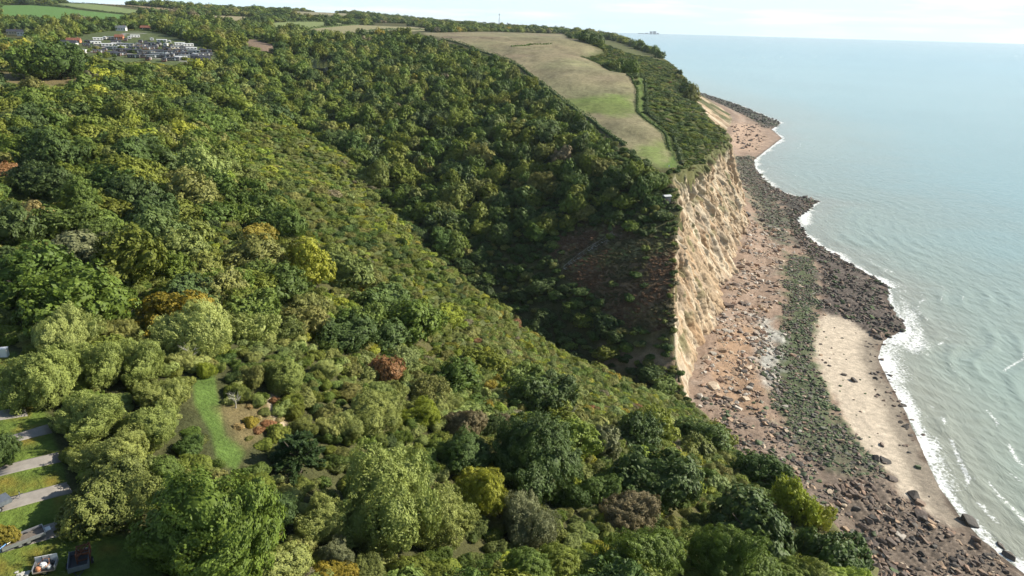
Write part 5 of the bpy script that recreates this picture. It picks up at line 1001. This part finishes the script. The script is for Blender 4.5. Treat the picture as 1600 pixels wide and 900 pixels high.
# pale trailer with clutter
g0 = at(73, 893); r = empty('junk_trailer', (g0[0], g0[1], hz(g0[0], g0[1])), RAD(20)); L_, W_ = 1.6, 1.25
MB().box((0, 0, .42), (L_, W_, .08)).build('bed', M['plywood bed'], r); MB().box((0, W_ / 2 + .03, .80), (L_ + .1, .05, .75)).build('tailboard', M['white plastic'], r)
for x in (-.3, .25): MB().box((x, W_ / 2 - .02, .8), (.05, .05, .7)).build('strut', M['dark trailer paint'], r)
for s_ in (-1, 1): MB().box((s_ * (L_ / 2 + .032), 0, .62), (.05, W_, .4)).build('side_board', M['galvanised steel'], r)
wheels(r, (0,), W_ / 2 - .2); tag(r, 'pale trailer with raised tailboard filled with clutter at the bottom edge', 'trailer', 'trailers on the lawn')
for k, (mt, x, y, s_, lb, nm) in enumerate((('white plastic', -.1, -.05, .3, 'white plastic drum in the pale trailer', 'plastic_drum'), ('orange plastic', -.45, -.3, .22, 'orange pot at the corner of the pale trailer', 'plastic_pot'), ('white plastic', .35, -.25, .2, 'small white tub in the pale trailer', 'plastic_tub'), ('dark trailer paint', .45, .25, .2, 'dark metal canister in the pale trailer', 'metal_canister'))):
    ca, sa = math.cos(RAD(20)), math.sin(RAD(20)); o = empty(nm, (g0[0] + x * ca - y * sa, g0[1] + x * sa + y * ca, hz(g0[0], g0[1]) + .46)); MB().tube([(0, 0, 0), (0, 0, s_ * .9), (0, 0, s_ * 1.5)], [s_ * .85, s_, s_ * .8], 12).build('body', M[mt], o); MB().tube([(0, 0, s_ * 1.5 + .002), (0, 0, s_ * 1.7)], [s_ * .6, s_ * .5], 12).build('lid', M[mt], o); tag(o, lb, 'container')
o = MB().tube([(-.5, -.1, .75), (-.2, .35, 1.0), (.25, .3, 1.05), (.5, -.1, .85), (.3, -.4, .7)], .035).build('hose'  , M['orange plastic']); o.location = (g0[0], g0[1], hz(g0[0], g0[1]) + .1); tag(o, 'orange hose looped over the clutter in the pale trailer', 'hose')
g0 = at(34, 898); o = empty('rubble_pile', (g0[0], g0[1], hz(g0[0], g0[1]))); 
for k in range(7): e_ = link('stone', ROCKS[k], o, (rs.uniform(-.6, .6), rs.uniform(-.25, .25), .1)); e_.scale = (.2, .16, .14); e_['leaf_color'] = [.6, .58, .52]
tag(o, 'small pale heap of rubble on the grass at the bottom edge', 'rubble')
g0 = at(8, 557); r = empty('utility_box', (g0[0], g0[1], hz(g0[0], g0[1])), RAD(15)); MB().box((0, 0, .6), (.9, .7, 1.2)).build('cabinet', M['white plastic'], r, .02); MB().box((0, -.365, .62), (.7, .03, 1.0)).build('door', M['white frame'], r); MB().box((0, 0, 1.23), (1.0, .8, .06)).build('lid', M['white frame'], r); tag(r, 'small white utility box at the top of the lawn', 'box')

# ------------------------------------------------------------------ dead trees
def dead_tree(px, py, h, label, seed, lean=0.0):
    g0 = at(px, py, h * .6); r = empty('dead_tree', (g0[0], g0[1], hz(g0[0], g0[1]))); q = random.Random(seed)
    tp = Vector((lean * h, 0, h * .75)); MB().tube([(0, 0, -.2), tp * .35 + Vector((.1, .05, 0)), tp * .7, tp], [h * .035, h * .028, h * .02, h * .012], 7).build('trunk', M_DEAD, r)
    for k in range(9):
        b0 = tp * q.uniform(.35, 1.0); a = q.uniform(0, 6.283); l = h * q.uniform(.28, .5); e1 = b0 + Vector((math.cos(a) * l * .6, math.sin(a) * l * .6, l * .35)); e2 = e1 + Vector((math.cos(a + .5) * l * .5, math.sin(a + .5) * l * .5, l * q.uniform(.1, .5)))
        br_ = MB().tube([b0, e1, e2], [h * .014, h * .009, h * .003], 5)
        for j in range(3):
            s0 = b0.lerp(e1, q.uniform(.4, 1)); aa = a + q.uniform(-1.3, 1.3); br_.tube([s0, s0 + Vector((math.cos(aa), math.sin(aa), q.uniform(.2, .9))) * l * .45], [h * .006, h * .002], 4)
        br_.build('branch', M_DEAD, r)
    return tag(r, label, 'dead tree', 'bleached dead trees')
M_DEAD = MAT_DEAD
dead_tree(285, 553, 3.2, 'bleached dead tree sprawling above the grass ride', 3, .35); dead_tree(366, 622, 2.6, 'bare grey dead tree beside the dry grass clearing', 4); dead_tree(890, 642, 5.0, 'bleached dead tree standing in the scrub above the rounded dark oak', 5)

# ------------------------------------------------------------------ headland things
g0 = at(1042, 307, 3); r = empty('hut', (g0[0], g0[1], hz(g0[0], g0[1])), RAD(20)); MB().box((0, 0, 1.5), (3.0, 2.2, 3.4)).build('wall', M['grey timber'], r); rf = MB().prism([(-1.4, 3.21), (1.4, 3.21), (0, 3.75)], -1.8, 1.8); rf.v = [(y, -x, z) for x, y, z in rf.v]; rf.build('roof', M['pale roof'], r); MB().box((-.4, -1.12, 1.1), (.8, .06, 1.9)).build('door', M['brown timber'], r); tag(r, 'small hut with a pale roof among dark bushes near the cliff', 'hut')
g0 = at(1045, 264); r = empty('signpost', (g0[0], g0[1], hz(g0[0], g0[1]))); MB().box((0, 0, .8), (.14, .14, 1.8)).build('post', M['pale wood'], r); MB().box((.02, -.1, 1.45), (.7, .05, .5)).build('board', M['white plastic'], r); tag(r, 'pale signpost where the grass lane ends above the cliff', 'sign')
# wooden steps with a handrail down the bracken slope
SP = np.array([at(a, b) for a, b in [(958, 367), (940, 380), (920, 392), (902, 405), (880, 423)]]); d = np.hypot(*np.diff(SP[:, :2], axis=0).T); sS = np.concatenate([[0], np.cumsum(d)]); r = empty('wooden_steps', SP[0])
ns = int(sS[-1] / .8); tm = MB().box((0, 0, 0), (1.2, .45, .16)).mesh('step', M['pale wood']); pm_ = MB().box((0, 0, .5), (.12, .12, 1.2)).mesh('post', M['pale wood']); prev = None; rl = MB()
for k in range(ns + 1):
    q = sS[-1] * k / ns; p = np.array([np.interp(q, sS, SP[:, i]) for i in range(2)]); p = np.array([*p, hz(p[0], p[1]) + .12]) - SP[0]; j = min(np.searchsorted(sS, q, 'right'), len(sS) - 1); dd = SP[j] - SP[j - 1]; rz = math.atan2(dd[1], dd[0]) - math.pi / 2
    link('step', tm, r, p).rotation_euler = (0, 0, rz)
    if k % 3 == 0:
        e_ = p + np.array([math.cos(rz), math.sin(rz), 0]) * .68; link('post', pm_, r, e_)
        if prev is not None: rl.tube([prev + [0, 0, 1.05], e_ + [0, 0, 1.05]], .05, 5)
        prev = e_
rl.build('handrail', M['pale wood'], r); tag(r, 'pale wooden steps with handrail crossing the bracken slope', 'steps')
# pond in the head of the valley
pc = Z['pond'].mean(0); pp = Z['pond'] + (Z['pond'] - pc) * .6; zp = float(np.max(hz(pp[:, 0], pp[:, 1]))) + .1
o = MB().add([(x, y, zp) for x, y in pp] + [(x, y, zp - 4) for x, y in pp], [tuple(range(len(pp)))] + [(i, i + len(pp), (i + 1) % len(pp) + len(pp), (i + 1) % len(pp)) for i in range(len(pp))]).build('pond', M['pond']); tag(o, 'dark pond hidden among trees at the head of the valley', 'pond', None, 'structure')
# far ridge: coastguard building and masts
def far_at(px, py):
    b = None
    for y in np.arange(1500, 3400, 40.0):
        p = aty(px, py, y); g_ = float(hz(p[0], p[1]))
        if b is None or abs(p[2] - g_) < b[0]: b = (abs(p[2] - g_), p[0], p[1], g_)
    return np.array(b[1:])
g0 = far_at(762, 33); r = empty('lookout_building', (*g0[:2], g0[2] - 2)); MB().box((0, 0, 6), (44, 12, 12)).build('wall', M['grey timber'], r); MB().box((0, 0, 12.3), (46, 14, .8)).build('roof', M['grey roof'], r); MB().box((-8, 0, 15.2), (12, 9, 5)).build('lookout_room', M['white cladding'], r)
for k in range(5): MB().box((-17 + k * 8.5, -6.05, 7.5), (4.5, .2, 3)).build('window', M['window glass'], r)
tag(r, 'low grey lookout building on the far ridge skyline', 'building')
for px, hM, lb in ((780, 48, 'tall thin radio mast on the far ridge skyline'), (793, 22, 'short radio mast right of the tall one on the ridge')):
    g0 = far_at(px, 34); r = empty('radio_mast', (*g0[:2], g0[2] - 2)); MB().tube([(0, 0, 0), (0, 0, hM)], [1.1, .5], 5).build('pole', M['galvanised steel'], r); MB().box((0, 0, hM * .9), (3.2, .5, 2.4)).build('antenna', M['grey trailer paint'], r)
    w_ = MB()
    for a in (0, 2.1, 4.2): w_.tube([(math.cos(a) * 14, math.sin(a) * 14, 0), (0, 0, hM * .8)], .12, 4)
    w_.build('guy_wires', M['galvanised steel'], r); tag(r, lb, 'mast', 'masts on the far ridge')
d = ray(1020, 51.5); d = d / math.hypot(d[0], d[1]); pc = d * 18600; r = empty('power_station', (pc[0], pc[1], 0), -math.atan2(pc[0], pc[1])); 
for x, w, h, nm in ((-45, 70, 62, 'reactor_block'), (40, 80, 66, 'reactor_block'), (-150, 90, 22, 'turbine_hall'), (120, 60, 26, 'turbine_hall'), (-290, 150, 14, 'shore_building')): MB().box((x, 0, h / 2), (w, 60, h)).build(nm, M['grey roof'], r)
tag(r, 'hazy blocks of a distant power station on the sea horizon', 'building')

# ------------------------------------------------------------------ labels: which plant, boulder or caravan it is
LM = [(335, 815, 'the big bottom oak'), (838, 700, 'the rounded dark oak'), (600, 765, 'the largest willow'), (465, 700, 'the dark cypress'), (1030, 745, 'the spreading dark oak'), (722, 662, 'the pinkish-brown hawthorn'), (600, 578, 'the mid-slope russet hawthorn'), (1175, 825, 'the domed dark thicket'), (1243, 775, 'the tall brink willow'), (478, 408, 'the bright light green tree'), (640, 498, 'the broad slope oak'), (272, 482, 'the golden-brown oak'),
      (60, 575, 'the lawn'), (325, 650, 'the grass ride'), (425, 640, 'the sandy path'), (8, 270, 'the red-brown edge bush'), (50, 338, 'the glade'), (75, 238, 'the large round edge tree'), (220, 80, 'the caravan park'), (500, 103, 'the pond'), (890, 642, 'the dead tree in the scrub'), (955, 366, 'the wooden steps'), (1042, 307, 'the pale-roofed hut'), (900, 174, 'the field hedge'), (1060, 560, 'the cliff foot'), (1120, 230, 'the cliff corner'), (470, 206, 'the valley crest'), (420, 80, 'the bare brown clearing'), (1000, 570, 'the valley mouth'),
      (165, 775, 'the bramble mound'), (405, 365, 'the golden-yellow oak'), (825, 805, 'the blue-grey tree'), (985, 800, 'the dull brown thicket'), (700, 418, 'the crest of the slope'), (130, 385, 'the shaded grey thicket'), (540, 320, 'the upper crest'), (1300, 860, 'the bottom cliff brink')]
BLM = [(1320, 600, 'the pale sand'), (1240, 560, 'the green weedy boulders'), (1190, 560, 'the white rock slab'), (1345, 460, 'the dark reef'), (1140, 480, 'the cliff foot'), (1450, 840, 'the brown rock ledges'), (1105, 610, 'the near cliff corner'), (1265, 312, 'the rock spit in the surf'), (1200, 400, 'the brown shingle'), (1170, 220, 'the far pinkish cove'), (1430, 778, 'the twin boulders'), (1517, 813, 'the boulder in the surf'), (1165, 300, 'the far weedy rocks'), (1385, 722, 'the largest sand boulders'), (1300, 750, 'the hill foot')]
ORD = ['nearest', 'second', 'third', 'fourth', 'fifth', 'sixth', 'seventh', 'eighth', 'ninth', 'tenth', 'eleventh', 'twelfth'] + ['%dth' % k for k in range(13, 80)]
def relate(items, lms):
    """items: (object, px, py, description, category, group)"""
    bk = {}
    for it in items:
        o, u, v, ds, ct, gp = it; j = min(range(len(lms)), key=lambda j: (lms[j][0] - u) ** 2 + ((lms[j][1] - v) * 1.5) ** 2); dx, dy = u - lms[j][0], v - lms[j][1]
        rel = ('right of' if dx > 0 else 'left of') if abs(dx) > abs(dy) else ('below' if dy > 0 else 'above'); bk.setdefault((ds, rel, j), []).append((math.hypot(dx, dy), it))
    for (ds, rel, j), L_ in bk.items():
        L_.sort(key=lambda e: e[0])
        for k, (_, it) in enumerate(L_): tag(it[0], ('%s %s %s' % (ds, rel, lms[j][2])) if len(L_) == 1 else ('%s %s %s %s' % (ORD[k], ds, rel, lms[j][2])), it[4], it[5])
items = []
for p in IND_T + IND_S:
    o = p['obj']; u, v, d = proj(np.array([p['x'], p['y'], p['z'] + p['h'] * .5])); tr = p['tree']; cat_ = 'tree' if tr else 'bush'; gp = 'trees of the wooded slopes' if tr else 'bushes of the scrub slopes'
    if p['note'] and p['label']: tag(o, p['label'], cat_, gp); continue
    kn = {'oak': 'broadleaf tree', 'wind': 'windswept tree', 'willow': 'willow tree', 'shrub': 'tree'}[p['kind']] if tr else {'willow': 'willow bush', 'wind': 'low windswept bush'}.get(p['kind'], 'rounded bush')
    items.append((o, u, v, '%s %s' % (COLWORD[p['fam']], kn), cat_, gp))
relate(items, LM)
items = []
for o, x, y, z, R, fam in BOULD:
    u, v, d = proj(np.array([x, y, z])); items.append((o, u, v, {'tan': 'tan angular boulder', 'brown': 'brown angular boulder', 'weed': 'weed-green boulder', 'dark': 'dark boulder', 'pale': 'pale boulder', 'weed_far': 'grey-green boulder'}[fam], 'boulder', 'boulders on the foreshore'))
relate(items, BLM)
CLM = [(116, 67, 'the brick bungalow'), (118, 82, 'the flat-roofed building'), (187, 62, 'the bright orange house'), (205, 46, 'the white house behind the park'), (228, 47, 'the brown tiled house'), (340, 97, 'the park entrance corner'), (250, 85, 'the middle of the park')]
relate([(o, u, v, {'white': 'white static caravan', 'cream': 'cream static caravan with deck', 'brown': 'brown timber lodge caravan', 'dark': 'dark timber lodge caravan', 'grey': 'grey timber lodge caravan', 'green': 'grey-green static caravan'}[kd], 'caravan', 'caravans of the holiday park') for o, u, v, kd in CARS], CLM)

# ------------------------------------------------------------------ sea air: a thin even haze round everything
hm = bpy.data.materials.new('sea haze'); hm.use_nodes = True; t_ = hm.node_tree; t_.nodes.clear()
pv = N(t_, 'ShaderNodeVolumePrincipled'); pv.inputs['Color'].default_value = (.80, .90, 1.0, 1); pv.inputs['Density'].default_value = 3.0e-5; pv.inputs['Anisotropy'].default_value = 0.2
t_.links.new(pv.outputs[0], N(t_, 'ShaderNodeOutputMaterial').inputs['Volume'])
hz_box = MB().box((500, 9000, 148), (30000, 26000, 306)).build('haze', hm)
tag(hz_box, 'thin bluish sea haze over the far country and water', 'haze', None, 'stuff')
